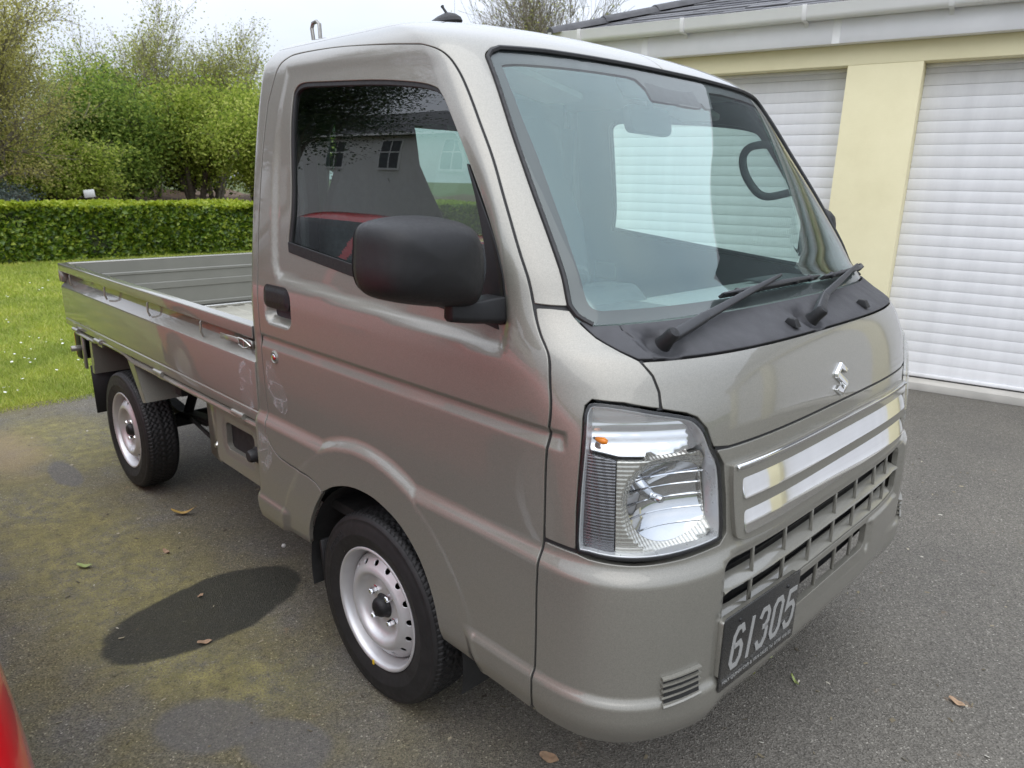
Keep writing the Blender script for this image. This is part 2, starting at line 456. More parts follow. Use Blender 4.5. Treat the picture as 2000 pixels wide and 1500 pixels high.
def lev(t):
    t=np.clip(t,LV[0,0],LV[-1,0]);x=LV[:,0]
    i=np.clip(np.searchsorted(x,t,side='right')-1,0,len(x)-2)
    h=(x[i+1]-x[i]);s=((t-x[i])/h)
    s=s[...,None];h=h[...,None];Y=LV[:,1:]
    return (1+2*s)*(1-s)**2*Y[i]+s*(1-s)**2*h*_M[i]+s*s*(3-2*s)*Y[i+1]+s*s*(s-1)*h*_M[i+1]
Q1=.95
def base(q,t):
    """q: 0 front centre .. Q1 start of side .. 2.0 rear tangent .. 2.1 rear corner"""
    q=np.asarray(q,float);t=np.asarray(t,float)
    L=lev(t);z,w,xf,a,n=[L[...,k] for k in range(5)]
    sg=np.where(q<0,1.,-1.);q=np.abs(q)   # q>0 = right side (y<0)
    xc=xf-a
    ph=np.clip(q/Q1,0,1)*np.pi/2
    c=np.maximum(np.cos(ph),0);s=np.sin(ph)
    # aspect so that angle param is near arc length
    r=(np.power(c,n)+np.power(s,n))**(-1/n)
    xfq=xc+a*c*r; yfq=w*s*r
    rc=np.minimum(RC,w*.9)
    XRt=XR+.06*ss(1.66,1.84,t)
    xs=xc+(XRt+rc-xc)*np.clip((q-Q1)/(2.0-Q1),0,1)
    ph2=np.clip((q-2.0)/.1,0,1)*np.pi/2
    xr_=XRt+rc-rc*np.sin(ph2); yr=w-rc+rc*np.cos(ph2)
    yrear=np.where(q>2.1,(w-rc)*(1-np.clip((q-2.1)/.7,0,1)),yr)
    x=np.where(q<Q1,xfq,np.where(q<2.0,xs,xr_))
    y=np.where(q<Q1,yfq,np.where(q<2.0,w,yrear))
    return np.stack([x,sg*y,z],-1)
RECESS = [(-.432, 1.135), (-.415, 1.100), (-.375, 1.084), (-.30, 1.079), (-.01, 1.062), (.36, 1.045), (.455, 1.040), (.485, 1.060), (.482, 1.13), (.42, 1.295), (.30, 1.49), (.235, 1.575), (.16, 1.607), (-.36, 1.632), (-.425, 1.60), (-.445, 1.40), (-.442, 1.22)]
RECESS = np.array(catmull(RECESS, 3, True))
def base_n(q, t, e=5e-4):
    du = base(q+e, t)-base(q-e, t); dv = base(q, t+e)-base(q, t-e); n = np.cross(dv, du); return n/(np.linalg.norm(n, axis=-1)[..., None]+1e-12)
def disp(q, t):
    P = base(q, t); x, z = P[..., 0], P[..., 2]; aq = np.abs(q)
    d = np.zeros_like(x)
    side = ss(.60, .72, aq)
    # lower body bulge: bumper shoulder, carried along the door as a crease
    zc = .694
    sh = .015*ss(zc, zc-.042, z)*ss(.34, .40, aq)
    fl_r = np.hypot(x-.012, z-.262); flare = .017*ss(.476, .437, fl_r)*side*(aq > .95)
    # bodyside bulge fades into the flare
    d += np.maximum(sh, flare)
    d += .011*ss(.432, .408, z)*ss(.30, .40, aq)*np.where(fl_r < .44, ss(.40, .44, fl_r), 1)
    # pressed groove along the door
    g = np.where(z > .917, ss(.928, .917, z), ss(.884, .917, z)**.75)
    d -= .0085*g*ss(.700, .728, aq)*ss(1.985, 1.955, aq)
    # window zone set in
    pts = np.stack([x.ravel(), z.ravel()], 1); m = (aq.ravel() > .62) & (z.ravel() > 1.0) & (z.ravel() < 1.66) & (aq.ravel() < 2.0)
    r = np.zeros(len(pts))
    if m.any(): r[m] = ss(.004, -.026, sdf(pts[m], RECESS))
    d -= .011*r.reshape(x.shape)*(1-.75*ss(1.30, 1.52, z))
    return d
def cabS(q, t, off=0.0):
    q = np.asarray(q, float); t = np.asarray(t, float)
    return base(q, t)+base_n(q, t)*(disp(q, t)+off)[..., None]
def at(q, t, off=0.0):
    return Vector(cabS(np.array([float(q)]), np.array([float(t)]), off)[0])
def nrm_at(q, t): return Vector(base_n(np.array([float(q)]), np.array([float(t)]))[0])
def inset(poly, g):
    P = np.array(poly, float); n = len(P); a = sum(P[i][0]*P[(i+1) % n][1]-P[(i+1) % n][0]*P[i][1] for i in range(n)); s = 1 if a > 0 else -1
    out = []
    for i in range(n):
        e0 = P[i]-P[i-1]; e1 = P[(i+1) % n]-P[i]; e0 /= np.linalg.norm(e0)+1e-12; e1 /= np.linalg.norm(e1)+1e-12
        n0 = np.array([-e0[1], e0[0]])*s; n1 = np.array([-e1[1], e1[0]])*s; b = n0+n1; k = max(.35, (1+n0@n1)/1.0)
        out.append(tuple(P[i]+b/k*g))
    return out
def inset_m(poly, g):
    """inset a (q, t) outline by g metres on the skin"""
    P = np.array(poly, float); n = len(P); a = sum(P[i][0]*P[(i+1) % n][1]-P[(i+1) % n][0]*P[i][1] for i in range(n)); s = 1 if a > 0 else -1
    m = np.linalg.norm(base(P[:, 0]+1e-3, P[:, 1])-base(P[:, 0]-1e-3, P[:, 1]), axis=1)/2e-3; k = np.linalg.norm(base(P[:, 0], P[:, 1]+1e-3)-base(P[:, 0], P[:, 1]-1e-3), axis=1)/2e-3
    out = []
    for i in range(n):
        sc_ = np.array([max(m[i], .2), max(k[i], .2)]); e0 = (P[i]-P[i-1])*sc_; e1 = (P[(i+1) % n]-P[i])*sc_; e0 /= np.linalg.norm(e0)+1e-12; e1 /= np.linalg.norm(e1)+1e-12
        n0 = np.array([-e0[1], e0[0]])*s; n1 = np.array([-e1[1], e1[0]])*s; b = n0+n1; kk = max(.35, (1+n0@n1))
        out.append(tuple(P[i]+b/kk*g/sc_))
    return out
GAP = .0042
# --- seam lines in (q, t), traced round the right side of the cab
door_front = catmull([(.833, .325), (.820, .426), (.822, .608), (.802, .734), (.785, .861), (.768, .927), (.746, .980), (.733, 1.028), (.711, 1.077), (.700, 1.140), (.712, 1.224), (.702, 1.319), (.691, 1.400), (.699, 1.474), (.712, 1.529), (.730, 1.569), (.762, 1.597), (.828, 1.614), (.978, 1.628), (1.158, 1.643), (1.440, 1.662), (1.734, 1.667), (1.833, 1.656), (1.895, 1.625), (1.942, 1.545)], 4)
door_rear = catmull([(1.942, 1.545), (1.955, 1.442), (1.966, 1.301), (1.972, 1.142), (1.968, .942), (1.966, .822), (1.957, .700), (1.944, .624), (1.903, .588), (1.860, .576), (1.776, .571), (1.721, .570), (1.675, .562), (1.646, .545)], 4)
arch_ds = catmull([(1.646, .545), (1.590, .578), (1.520, .602), (1.450, .610), (1.386, .604), (1.306, .576), (1.235, .517), (1.190, .440), (1.178, .385), (1.172, .340)], 4)   # door part of the wheel arch
arch_rear = catmull([(1.646, .545), (1.690, .484), (1.722, .42), (1.735, .362)], 4)
window = catmull([(1.812, 1.191), (1.794, 1.277), (1.780, 1.453), (1.768, 1.545), (1.748, 1.574), (1.699, 1.586), (1.588, 1.584), (1.264, 1.571), (1.082, 1.558), (.980, 1.545), (.926, 1.525), (.893, 1.497), (.862, 1.437), (.850, 1.364), (.838, 1.274), (.829, 1.180), (.834, 1.128), (.852, 1.100), (.885, 1.097), (1.10, 1.115), (1.430, 1.142), (1.74, 1.172), (1.795, 1.178)], 4, True)
handle_hole = rrect(1.776, 1.934, .958, 1.073, .034, 5)
truck = empty('pickup_truck')
tag(truck, 'small beige metallic cab-over pickup truck with open cargo bed on the driveway', 'pickup truck')
GROOVE = [[(.72, z), (1.965, z)] for z in (.930, .925, .921, .917, .905, .893, .884)]
SHLINE = [[(.82, z), (1.95, z)] for z in (.697, .690, .682, .672, .662, .652)]
SKLINE = [[(.82, z), (1.96, z)] for z in (.434, .427, .420, .413, .407)]
flare_lines = []
for rr in (.478, .470, .460, .450, .440):
    flare_lines.append([(.95+(.51-(.012+rr*math.cos(a)))*1.0, .262+rr*math.sin(a)) for a in np.linspace(.35, 2.9, 60)])
def q_of_x(x, z):
    Lz = lev(np.array([z]))[0]; xc = Lz[2]-Lz[3]; return Q1+(2.0-Q1)*(x-xc)/((XR+RC)-xc)
flare_lines = [[(q_of_x(.012+rr*math.cos(a), .262+rr*math.sin(a)), .262+rr*math.sin(a)) for a in np.linspace(.5, 2.75, 60)] for rr in (.478, .470, .460, .450, .440)]
RECL = [[(q_of_x(a, b), b) for a, b in np.vstack([RECESS, RECESS[:1]])*1.0]]
door_out = inset_m(door_front[:-1]+door_rear[:-1]+arch_ds, .0044)
door_me = surf_panel('door', cabS, door_out, [window, handle_hole], .014, GROOVE+SHLINE+SKLINE+flare_lines, .014, flip=True)
body_out = [(.592, 1.137)]+catmull([(.589, 1.203), (.587, 1.30), (.586, 1.38), (.584, 1.49), (.585, 1.576), (.585, 1.600), (.565, 1.613), (.532, 1.622), (.40, 1.628), (.273, 1.630), (.13, 1.632), (.0, 1.632)], 4)+[(0., 1.70), (2.1, 1.70), (2.1, .62), (2.1, .40), (2.085, .372), (2.05, .358)]+[(1.9, .355)]+arch_rear[::-1][:-1]+door_rear[::-1][:-1]+door_front[::-1]
# stop the outline at the pillar base seam
k = min(range(len(body_out)-len(door_front), len(body_out)), key=lambda i: math.hypot(body_out[i][0]-.70, body_out[i][1]-1.14))
body_out = body_out[:k+1]+[(.645, 1.138)]
bodyR = surf_panel('cab_side', cabS, inset_m(body_out, .0038), [], .016, [[(1.7, z), (2.09, z)] for z in (.694, .68, .665, .652, .432, .42, .408)]+flare_lines, .012, flip=True)
# ------- roof cap
TT = np.concatenate([np.linspace(1.6985, 1.80, 22), np.linspace(1.806, 1.85, 10)]); QQ = np.concatenate([np.linspace(-2.1, -1.95, 8), np.linspace(-1.9, 1.9, 121), np.linspace(1.95, 2.1, 8)])
a, b = np.meshgrid(QQ, TT); RV = base(a.ravel(), b.ravel()); e = 6e-4
tt2 = np.clip(b.ravel(), 1.66, 1.8485)
RN = base_n(a.ravel(), tt2); nQ = len(QQ); 
RF = [(i*nQ+j, i*nQ+j+1, (i+1)*nQ+j+1, (i+1)*nQ+j) for i in range(len(TT)-1) for j in range(nQ-1)]
RN[np.isnan(RN).any(1)] = (0, 0, 1); RN[b.ravel() > 1.835] = (0, 0, 1)
roofm = bpy.data.meshes.new('roof'); roofm.from_pydata(RV.tolist(), [], RF); roofm.update()
if roofm.polygons[nQ*10+60].normal.z < 0:
    roofm = bpy.data.meshes.new('roof'); roofm.from_pydata(RV.tolist(), [], [f[::-1] for f in RF]); roofm.update()
for p_ in roofm.polygons: p_.use_smooth = True
roofm.normals_split_custom_set_from_vertices([Vector(n) for n in RN])
rear_out = [(2.1, .60), (2.8, .60), (2.8, 1.14), (2.36, 1.14), (2.33, 1.15), (2.32, 1.18), (2.32, 1.48), (2.33, 1.51), (2.36, 1.52), (2.8, 1.52), (2.8, 1.70), (2.1, 1.70)]
rearR = surf_panel('rear_wall', lambda q, t: base(q, t), rear_out, [], .03, [], .012, flip=True)
# flat top strip of the rear wall up to the roof
rw = MB(); prof = []
yy = np.linspace(-.55, .55, 23)
ts = np.linspace(1.70, 1.85, 40); Lq = lev(ts); 
def roof_z(y):
    return float(np.interp(-abs(y), -Lq[:, 1][::1]+.0, Lq[:, 0]))
for y0, y1 in zip(yy[:-1], yy[1:]):
    xa = XR+.0; rw.add([(XR, y0, 1.66), (XR, y1, 1.66), (XR+.05, y1, roof_z(y1)-.001), (XR+.05, y0, roof_z(y0)-.001)], [(0, 1, 2, 3)])
rwm = rw.mesh('x')
cab = link('cab_body', join_meshes('cab_body', [bodyR, mirror_mesh(bodyR), rearR, mirror_mesh(rearR)]), M['paint'], truck)
roof = link('roof', roofm, M['paint'], cab); link('rear_header', rwm, M['paint'], cab)
# ------- doors with their fittings
def both(name, me, mat, parR, parL):
    a = link(name, me, mat, parR); b = link(name, mirror_mesh(me), mat, parL); return a, b
doorR, doorL = both('door', door_me, M['paint'], truck, truck)
doorR['label'] = 'right front door with black mirror'; doorL['label'] = 'left front door on the garage side'
gl = surf_panel('w', lambda q, t: cabS(q, t, -.010), inset(window, -.004), [], .03, [], 0, flip=True); link('window_glass', gl, M['glass_side'], doorR); link('window_glass', mirror_mesh(gl), M['glass_rear'], doorL).data.materials[0] = M['glass_rear']
# black run channel round the glass
def ring_mesh(name, outer, inner, off, depth): return surf_panel(name, lambda q, t: cabS(q, t, off), outer, [inner], .02, [], depth, edge=.010, flip=True)
wi = inset(window, .010)
both('window_seal', ring_mesh('ws', window, wi, -.004, .008), M['rubber'], doorR, doorL)
belt = surf_panel('belt', lambda q, t: cabS(q, t, .002), [(.90, 1.085), (1.10, 1.103), (1.43, 1.130), (1.74, 1.160), (1.800, 1.166), (1.806, 1.190), (1.74, 1.184), (1.43, 1.156), (1.10, 1.128), (.90, 1.112)], [], .012, [], .008, flip=True)
both('belt_moulding', belt, M['black_plastic'], doorR, doorL)
sail = surf_panel('sail', lambda q, t: cabS(q, t, .004), catmull([(.874, 1.388), (.868, 1.34), (.850, 1.27), (.838, 1.18), (.840, 1.125), (.862, 1.098), (.93, 1.098), (.975, 1.108), (.965, 1.16), (.93, 1.25), (.895, 1.33)], 3, True), [], .012, [], .012, flip=True)
both('mirror_base', sail, M['black_plastic'], doorR, doorL)
# door handle: pressed cup with black pull
cup = surf_panel('cup', lambda q, t: cabS(q, t)+np.stack([0*q, np.sign(q)*.030*ss(0.0, .030, -sdf(np.stack([np.ravel(q), np.ravel(t)], 1), handle_hole)).reshape(np.shape(q)), 0*q], -1), inset(handle_hole, -.001), [], .006, [], 0, flip=True)
both('handle_cup', cup, M['paint'], doorR, doorL)
hb = MB(); hp = rrect(1.783, 1.929, 1.010, 1.070, .020, 5)
pull = surf_panel('pull', lambda q, t: cabS(q, t, .001+0*q)+np.stack([0*q, -np.sign(q)*.004*ss(0., .02, -sdf(np.stack([np.ravel(q), np.ravel(t)], 1), hp)).reshape(np.shape(q)), 0*q], -1), hp, [], .006, [], .016, flip=True)
both('door_handle', pull, M['black_plastic'], doorR, doorL)
lk = MB(); c = at(1.888, .869, 0); lk.lathe([(.0001, -.006), (.008, -.006), (.0105, -.004), (.011, .004)], 24, (c.x, c.y, c.z)); both('door_lock', lk.mesh('l'), M['chrome'], doorR, doorL)
lr = MB(); lr.lathe([(.012, -.0015), (.0155, -.004), (.019, -.0015), (.020, .003)], 28, (c.x, c.y, c.z)); both('lock_bezel', lr.mesh('l'), M['paint'], doorR, doorL)
# ------- fender corner, hood, bumper
fender_out = [(.698, 1.136), (.711, 1.077), (.733, 1.028), (.746, .980), (.768, .927), (.785, .861), (.802, .734), (.804, .706), (.686, .706)]+[(.681, .782), (.663, .899), (.654, .955), (.643, .978), (.624, .989), (.556, .986), (.487, .974)]+[(.486, 1.003), (.493, 1.030), (.509, 1.055)]+[(.533, 1.068), (.561, 1.088), (.578, 1.111), (.592, 1.133), (.645, 1.136)]
fender = surf_panel('fender', cabS, inset_m(fender_out, .0042), [], .012, [[(.70, z), (.80, z)] for z in (.930, .925, .921, .917, .905, .893, .884)], .012, flip=True)
fenR, fenL = both('front_corner_panel', fender, M['paint'], truck, truck)
hs = [(.509, 1.054), (.493, 1.030), (.486, 1.003), (.486, .974), (.442, .963), (.422, .953), (.404, .930), (.392, .893)]
hood_out = hs+[(x, .8870) for x in np.linspace(.36, -.36, 30)]+[(-a_, b_) for a_, b_ in hs[::-1]]+[(x, 1.054) for x in np.linspace(-.465, .465, 30)]
hood = link('hood', surf_panel('hood', cabS, inset_m(hood_out, .0040), [], .014, [], .014, flip=True), M['paint'], truck)
# headlight outline
HL = catmull([(.686, .708), (.681, .782), (.663, .899), (.654, .955), (.644, .976), (.624, .987), (.556, .984), (.487, .972), (.442, .961), (.422, .951), (.404, .928), (.391, .893), (.376, .856), (.371, .788), (.370, .722), (.380, .708), (.444, .703), (.537, .701), (.652, .703)], 3, True)
hb_ = [(.806, .702), (.686, .702), (.652, .698), (.537, .696), (.444, .698), (.378, .703), (.365, .72), (.366, .788), (.371, .856), (.387, .889)]
bt = catmull([(.0, .318), (.25, .316), (.40, .313), (.52, .310), (.62, .316), (.72, .322), (.81, .326)], 5)
dseam = [q_ for q_ in door_front if .33 < q_[1] < .700]
dseamL = [(-a_, b_) for a_, b_ in dseam]
bump_out = hb_+[(x, .8865) for x in np.linspace(.36, -.36, 40)]+[(-a_, b_) for a_, b_ in hb_[::-1]]+dseamL[::-1]+[(-a_, b_) for a_, b_ in bt[::-1]]+bt[1:]+dseam
open1 = rrect(-.368, .368, .522, .662, .02, 4); open2 = rrect(-.205, .23, .432, .508, .016, 4)
def bumpS(q, t, off=0.0):
    q = np.asarray(q, float); t = np.asarray(t, float)
    P = np.stack([q.ravel(), t.ravel()], 1)
    # openings get a rolled-in lip; the sill over them bulges a little
    d = np.minimum(sdf(P, np.array(open1)), sdf(P, np.array(open2))).reshape(q.shape)
    lip = -.010*ss(.016, 0., d)+.008*ss(.70, .668, t)*ss(.40, .34, np.abs(q))
    return cabS(q, t, off+lip)
lo = [[(x0, z), (x1, z)] for z in (.697, .69, .682, .672, .662, .652) for x0, x1 in ((.38, .8), (-.8, -.38))]+[[(x0, z), (x1, z)] for z in (.434, .427, .42, .413, .407) for x0, x1 in ((.3, .8), (-.8, -.3))]
bumper = link('front_bumper', surf_panel('bumper', bumpS, inset_m(bump_out, .0040), [open1, open2], .012, lo, .016, flip=True), M['paint'], truck)
# side vents of the bumper: raised louvres over a flat dark patch painting slot shade
for s_ in (1, -1):
    v = MB(); A = [at(s_*qq_, zz_, .0009) for qq_, zz_ in ((.484, .408), (.452, .4105), (.420, .413), (.420, .474), (.452, .4715), (.484, .469))]; v.add(A, [(0, 1, 4, 5), (1, 2, 3, 4)]); v.build('vent_slot_shade', M['dark'], bumper)
    for kz in range(5):
        z0 = .409+.0128*kz; o = []
        for qf in (.487, .470, .452, .434, .417):
            zs = z0+(.487-qf)*.075
            for zz_, oo in ((zs, .0002), (zs+.001, .0035), (zs+.0055, .0085), (zs+.0085, .0080), (zs+.0092, .0002)): o.append(at(s_*qf, zz_, oo))
        v = MB(); v.add(o, [(i*5+k_, i*5+k_+1, (i+1)*5+k_+1, (i+1)*5+k_) for i in range(4) for k_ in range(4)]+[(0, 1, 2, 3, 4), (20, 21, 22, 23, 24)]); v.build('vent_rib', M['paint'], bumper, smooth_angle=40)
# lower grille: shelves and ribs following the nose
def shelf(mb, z0, z1, q0, q1, d0, d1, n=24):
    o = []
    for i in range(n+1):
        q = q0+(q1-q0)*i/n; n_ = nrm_at(q, (z0+z1)/2); f0 = at(q, z0, 0); f1 = at(q, z1, 0)
        for P_, dd in ((f0, d0), (f1, d0), (f1, d1), (f0, d1)): o.append(P_+n_*dd)
    fs = []
    for i in range(n):
        for k_ in range(4): fs.append((i*4+k_, i*4+(k_+1) % 4, (i+1)*4+(k_+1) % 4, (i+1)*4+k_))
    fs += [(0, 1, 2, 3), (n*4+3, n*4+2, n*4+1, n*4)]
    mb.add(o, fs)
def slope_bar(mb, zb, zf, q0, q1, n=30):
    o = []
    for i in range(n+1):
        q = q0+(q1-q0)*i/n; n_ = nrm_at(q, zf)
        for zz_, dd in ((zf-.004, -.005), (zf+.001, -.0025), (zf+.005, -.0045), (zb, -.034), (zb-.006, -.035), (zf-.006, -.012)): o.append(at(q, zz_, 0)+n_*dd)
    fs = [(i*6+k_, i*6+(k_+1) % 6, (i+1)*6+(k_+1) % 6, (i+1)*6+k_) for i in range(n) for k_ in range(6)]+[tuple(range(6)), tuple(range(n*6, n*6+6))[::-1]]
    mb.add(o, fs)
for zb, zf in ((.610, .593), (.535, .517)):
    m_ = MB(); slope_bar(m_, zb, zf, -.366, .366); m_.build('grille_bar', M['paint'], bumper, smooth_angle=50)
for qr in (.287, .187, .082, -.027, -.130, -.230, -.305):
    for z0, z1 in ((.520, .592), (.598, .660)):
        m_ = MB(); shelf(m_, z0, z1, qr-.0018, qr+.0018, -.009, -.017, 1); m_.build('grille_rib', M['paint'], bumper, .0008, 1)
for qr in (.12, .03, -.06, -.145):
    m_ = MB(); shelf(m_, .434, .516, qr-.0018, qr+.0018, -.010, -.018, 1); m_.build('grille_rib', M['paint'], bumper, .0008, 1)
m_ = MB(); shelf(m_, .40, .69, -.40, .40, -.060, -.070, 20); m_.build('grille_backing', M['dark'], bumper)
# radiator screen behind: horizontal fins
for kz in range(7):
    m_ = MB(); shelf(m_, .45+.03*kz, .454+.03*kz, -.36, .36, -.052, -.058, 12); m_.build('radiator_fin', M['black_plastic'], bumper)
# upper grille garnish
G_out = catmull([(.357, .842), (.357, .79), (.352, .725), (.343, .703), (.30, .694), (.15, .690), (0, .688), (-.15, .690), (-.30, .694), (-.343, .703), (-.352, .725), (-.357, .79), (-.357, .842), (-.350, .852), (-.30, .854), (-.15, .856), (0, .857), (.15, .856), (.30, .854), (.350, .852)], 4, True)
bars = [rrect(-.340, .340, .781, .823, .006, 3), rrect(-.336, .336, .711, .757, .006, 3)]
garn = link('grille_panel', surf_panel('garn', lambda q, t: cabS(q, t, .011), G_out, bars, .012, [], .012, flip=True), M['paint'], truck)
for bp, z0, z1 in ((bars[0], .781, .823), (bars[1], .711, .757)):
    zm = (z0+z1)/2
    fnb = lambda q, t, zm=zm, hh=(z1-z0)/2: cabS(q, t, .0112+.0008*(1-((t-zm)/hh)**2))+np.stack([.22*(zm-t), 0*q, 0*q], -1)
    link('chrome_strip', surf_panel('chr', fnb, inset(bp, .0015), [], .01, [], .006, flip=True), M['chrome'], garn)
lipm = surf_panel('lip', lambda q, t: cabS(q, t, .012+.005*(1-((t-.846)/.006)**2)), [(x, .840) for x in np.linspace(-.352, .352, 40)]+[(x, .852) for x in np.linspace(.352, -.352, 40)], [], .008, [], .004, flip=True)
link('chrome_lip', lipm, M['chrome'], garn)
gb = surf_panel('gb', lambda q, t: cabS(q, t, -.006), inset(G_out, .012), [], .03, [], 0, flip=True); link('grille_backing', gb, M['dark'], garn)
# emblem on the hood: two angular hooks
em = MB(); s_ = .037
hook = [(0, 1.0), (1.0, .36), (1.0, .30), (.50, -.02), (.38, .06), (.38, .16), (.52, .25), (-.02, .57), (-1.0, -.06), (-1.0, .36)]
emb = [(0.0, 1.0), (-.86, .45), (-.86, .20), (.42, -.50), (.10, -.70), (-.52, -.34), (-.92, -.55), (0.0, -1.08), (.86, -.55), (.86, -.28), (-.42, .42), (-.10, .62), (.52, .26), (.92, .46)]
A = []; B = []
for a_, b_ in emb:
    q_, t_ = -a_*s_*.80, .940+b_*s_
    A.append(at(q_, t_, .0005)); B.append(at(q_*.95, .940+b_*s_*.96, .007))
n_ = len(emb); em.add(A+B, [(i, (i+1) % n_, n_+(i+1) % n_, n_+i) for i in range(n_)]+[tuple(range(n_, 2*n_))])
em.build('emblem', M['chrome'], hood, .0012, 2)
# number plate
pc = (at(.363, .456)+at(.155, .466))/2; pn = (nrm_at(.27, .46)+Vector((0.05, 0, 0.0))).normalized(); pn.z = 0.0; pn.normalize()
e1 = Vector((0, 0, 1)).cross(pn).normalized(); R3 = Matrix((e1, Vector((0, 0, 1)), pn)).transposed(); PL = .298; PH = .166
pos = pc+pn*.020+e1*-.024+Vector((0, 0, .015))
pm = MB(); pm.prism(rrect(-PL/2, PL/2, -PH/2, PH/2, .006, 3), -.003, 0, 'z')
plate = pm.build('number_plate', M['plate_black'], truck, .0008, 1); plate.matrix_world = Matrix.Translation(pos) @ R3.to_4x4()
plate['label'] = 'black number plate reading 61305'
def stroke(mb, pts, wd):
    P_ = [Vector((a_, b_, 0)) for a_, b_ in pts]; n = len(P_); lft = []; rgt = []
    for i in range(n):
        d0 = (P_[i]-P_[i-1]).normalized() if i > 0 else (P_[1]-P_[0]).normalized(); d1 = (P_[i+1]-P_[i]).normalized() if i < n-1 else d0
        b_ = (Vector((-d0.y, d0.x, 0))+Vector((-d1.y, d1.x, 0))); b_ = b_/max(.5, b_.length**2/2)*1.0
        lft.append(P_[i]+b_*wd/2); rgt.append(P_[i]-b_*wd/2)
    vs = []; z0, z1 = .0002, .0012
    for a_, b_ in zip(lft, rgt): vs += [(a_.x, a_.y, z1), (b_.x, b_.y, z1), (a_.x, a_.y, z0), (b_.x, b_.y, z0)]
    fs = []
    for i in range(n-1):
        o = i*4; fs += [(o, o+1, o+5, o+4), (o, o+4, o+6, o+2), (o+1, o+3, o+7, o+5)]
    fs += [(0, 2, 3, 1), (n*4-4, n*4-3, n*4-1, n*4-2)]
    mb.add(vs, fs)
def arcpts(cx, cy, rx, ry, a0, a1, n=8): return [(cx+rx*math.cos(math.radians(a0+(a1-a0)*k/n)), cy+ry*math.sin(math.radians(a0+(a1-a0)*k/n))) for k in range(n+1)]
def digit(ch):
    return {'0': [[(.5, 2), (.74, 2), (1, 1.68), (1, .32), (.74, 0), (.26, 0), (0, .32), (0, 1.68), (.26, 2), (.5, 2)]],
            '1': [[(.5, -.1), (.5, 2.1)]],
            '3': [[(.02, 1.62), (.26, 2), (.74, 2), (1, 1.70), (1, 1.26), (.78, 1.03), (.45, 1.03)], [(.78, 1.03), (1, .82), (1, .32), (.74, 0), (.26, 0), (.0, .38)]],
            '5': [[(.98, 2), (.10, 2), (.02, 1.14), (.30, 1.24), (.74, 1.24), (1, .94), (1, .32), (.74, 0), (.26, 0), (0, .36)]],
            '6': [[(.98, 1.62), (.74, 2), (.30, 2), (0, 1.62), (0, .32), (.26, 0), (.74, 0), (1, .32), (1, .86), (.74, 1.16), (.06, 1.08)]]}[ch]
dm = MB(); sx, sy = .0345, .0415; xs = -.112
for ch in '61305':
    wdg = .018 if ch == '1' else sx
    for st in digit(ch):
        stroke(dm, [(xs+(a_*sx if ch != '1' else (a_-.5)*sx+wdg/2)+(b_-1)*.006, -.040+b_*sy) for a_, b_ in st], .0112)
    xs += wdg+.0225
link('plate_figures', flat_mesh('fig', dm.v, dm.f), M['plate_grey'], plate)
tx = link('plate_lettering', text_mesh('t', 'MAX QUINN CAR & VAN SALES Tel. 07781 416152', .0125, .0003), M['plate_grey'], plate); tx.location = (0, -.066, .0004)
for sx_ in (-.095, .095):
    sm = MB(); sm.lathe([(.0001, .004), (.003, .0035), (.0042, .0015), (.0045, 0)], 12, (sx_, .062, 0), 'z'); sm.build('plate_screw', M['black_plastic'], plate)
hold = MB(); hold.prism(rrect(-.15, .15, -.05, .075, .006, 3), -.018, -.0035, 'z'); hb2 = hold.build('plate_holder', M['paint'], plate, .002)
# ------- headlights
M['hl_chrome'] = simple('lamp_reflector', (.62, .63, .65), .06, 1, .02, 20); M['hl_shell'] = simple('lamp_silver_shell', (.62, .63, .64), .3, .5, .03, 30)
def rib_chrome(name, col, sx_, sz_, rough, dist=.002):
    m, t, b = new_mat(name); co = obj_co(t); b.inputs['Metallic'].default_value = .82; b.inputs['Base Color'].default_value = (*col, 1); b.inputs['Roughness'].default_value = rough
    w1 = N(t, 'TexWave', Scale=sx_, bands_direction='Y'); w2 = N(t, 'TexWave', Scale=sz_, bands_direction='Z'); L(t, co, w1.inputs[0]); L(t, co, w2.inputs[0])
    bump(t, b, math_(t, 'ADD', w1.outputs['Fac'], w2.outputs['Fac']), .8, dist); return m
M['hl_ribs'] = rib_chrome('lamp_ribbed_reflector', (.74, .75, .77), 9, 16, .10, .0012)
M['hl_grid'] = rib_chrome('lamp_prism_grid', (.55, .54, .50), 40, 40, .25, .0005); M['hl_side'] = rib_chrome('lamp_side_prism', (.17, .17, .18), 40, 55, .22, .0008)
HLo = inset(HL, .003)
def lensS(q, t): return cabS(q, t, .004+.006*ss(.0, .03, -sdf(np.stack([np.ravel(q), np.ravel(t)], 1), np.array(HLo)).reshape(np.shape(q))))
lens_me = surf_panel('lens', lensS, HLo, [], .012, [], .03, flip=True)
split = .886
def in_hl(poly): return poly
upperP = [(.668, .897), (.655, .955), (.644, .972), (.624, .980), (.556, .977), (.487, .965), (.442, .953), (.424, .945), (.408, .925), (.398, .900), (.405, .893), (.48, .889), (.57, .889)]
lowP = [(.574, .880), (.48, .880), (.40, .886), (.388, .86), (.380, .79), (.379, .725), (.39, .716), (.444, .711), (.537, .709), (.582, .711)]
sideP = [(.668, .890), (.580, .881), (.589, .712), (.652, .712), (.678, .716), (.674, .782)]
RC0 = (.455, .796)
def lowS(q, t):
    r = np.hypot((np.asarray(q)-RC0[0])*.82, np.asarray(t)-RC0[1]); bowl = -.050*(1-np.clip(r/.092, 0, 1)**2)
    return cabS(q, t, -.022+bowl)
def upS(q, t):
    q = np.asarray(q); t = np.asarray(t); r = np.hypot((q-.545)*.9, (t-.932)*2.0); return cabS(q, t, -.030-.02*(1-np.clip(r/.12, 0, 1)**2))
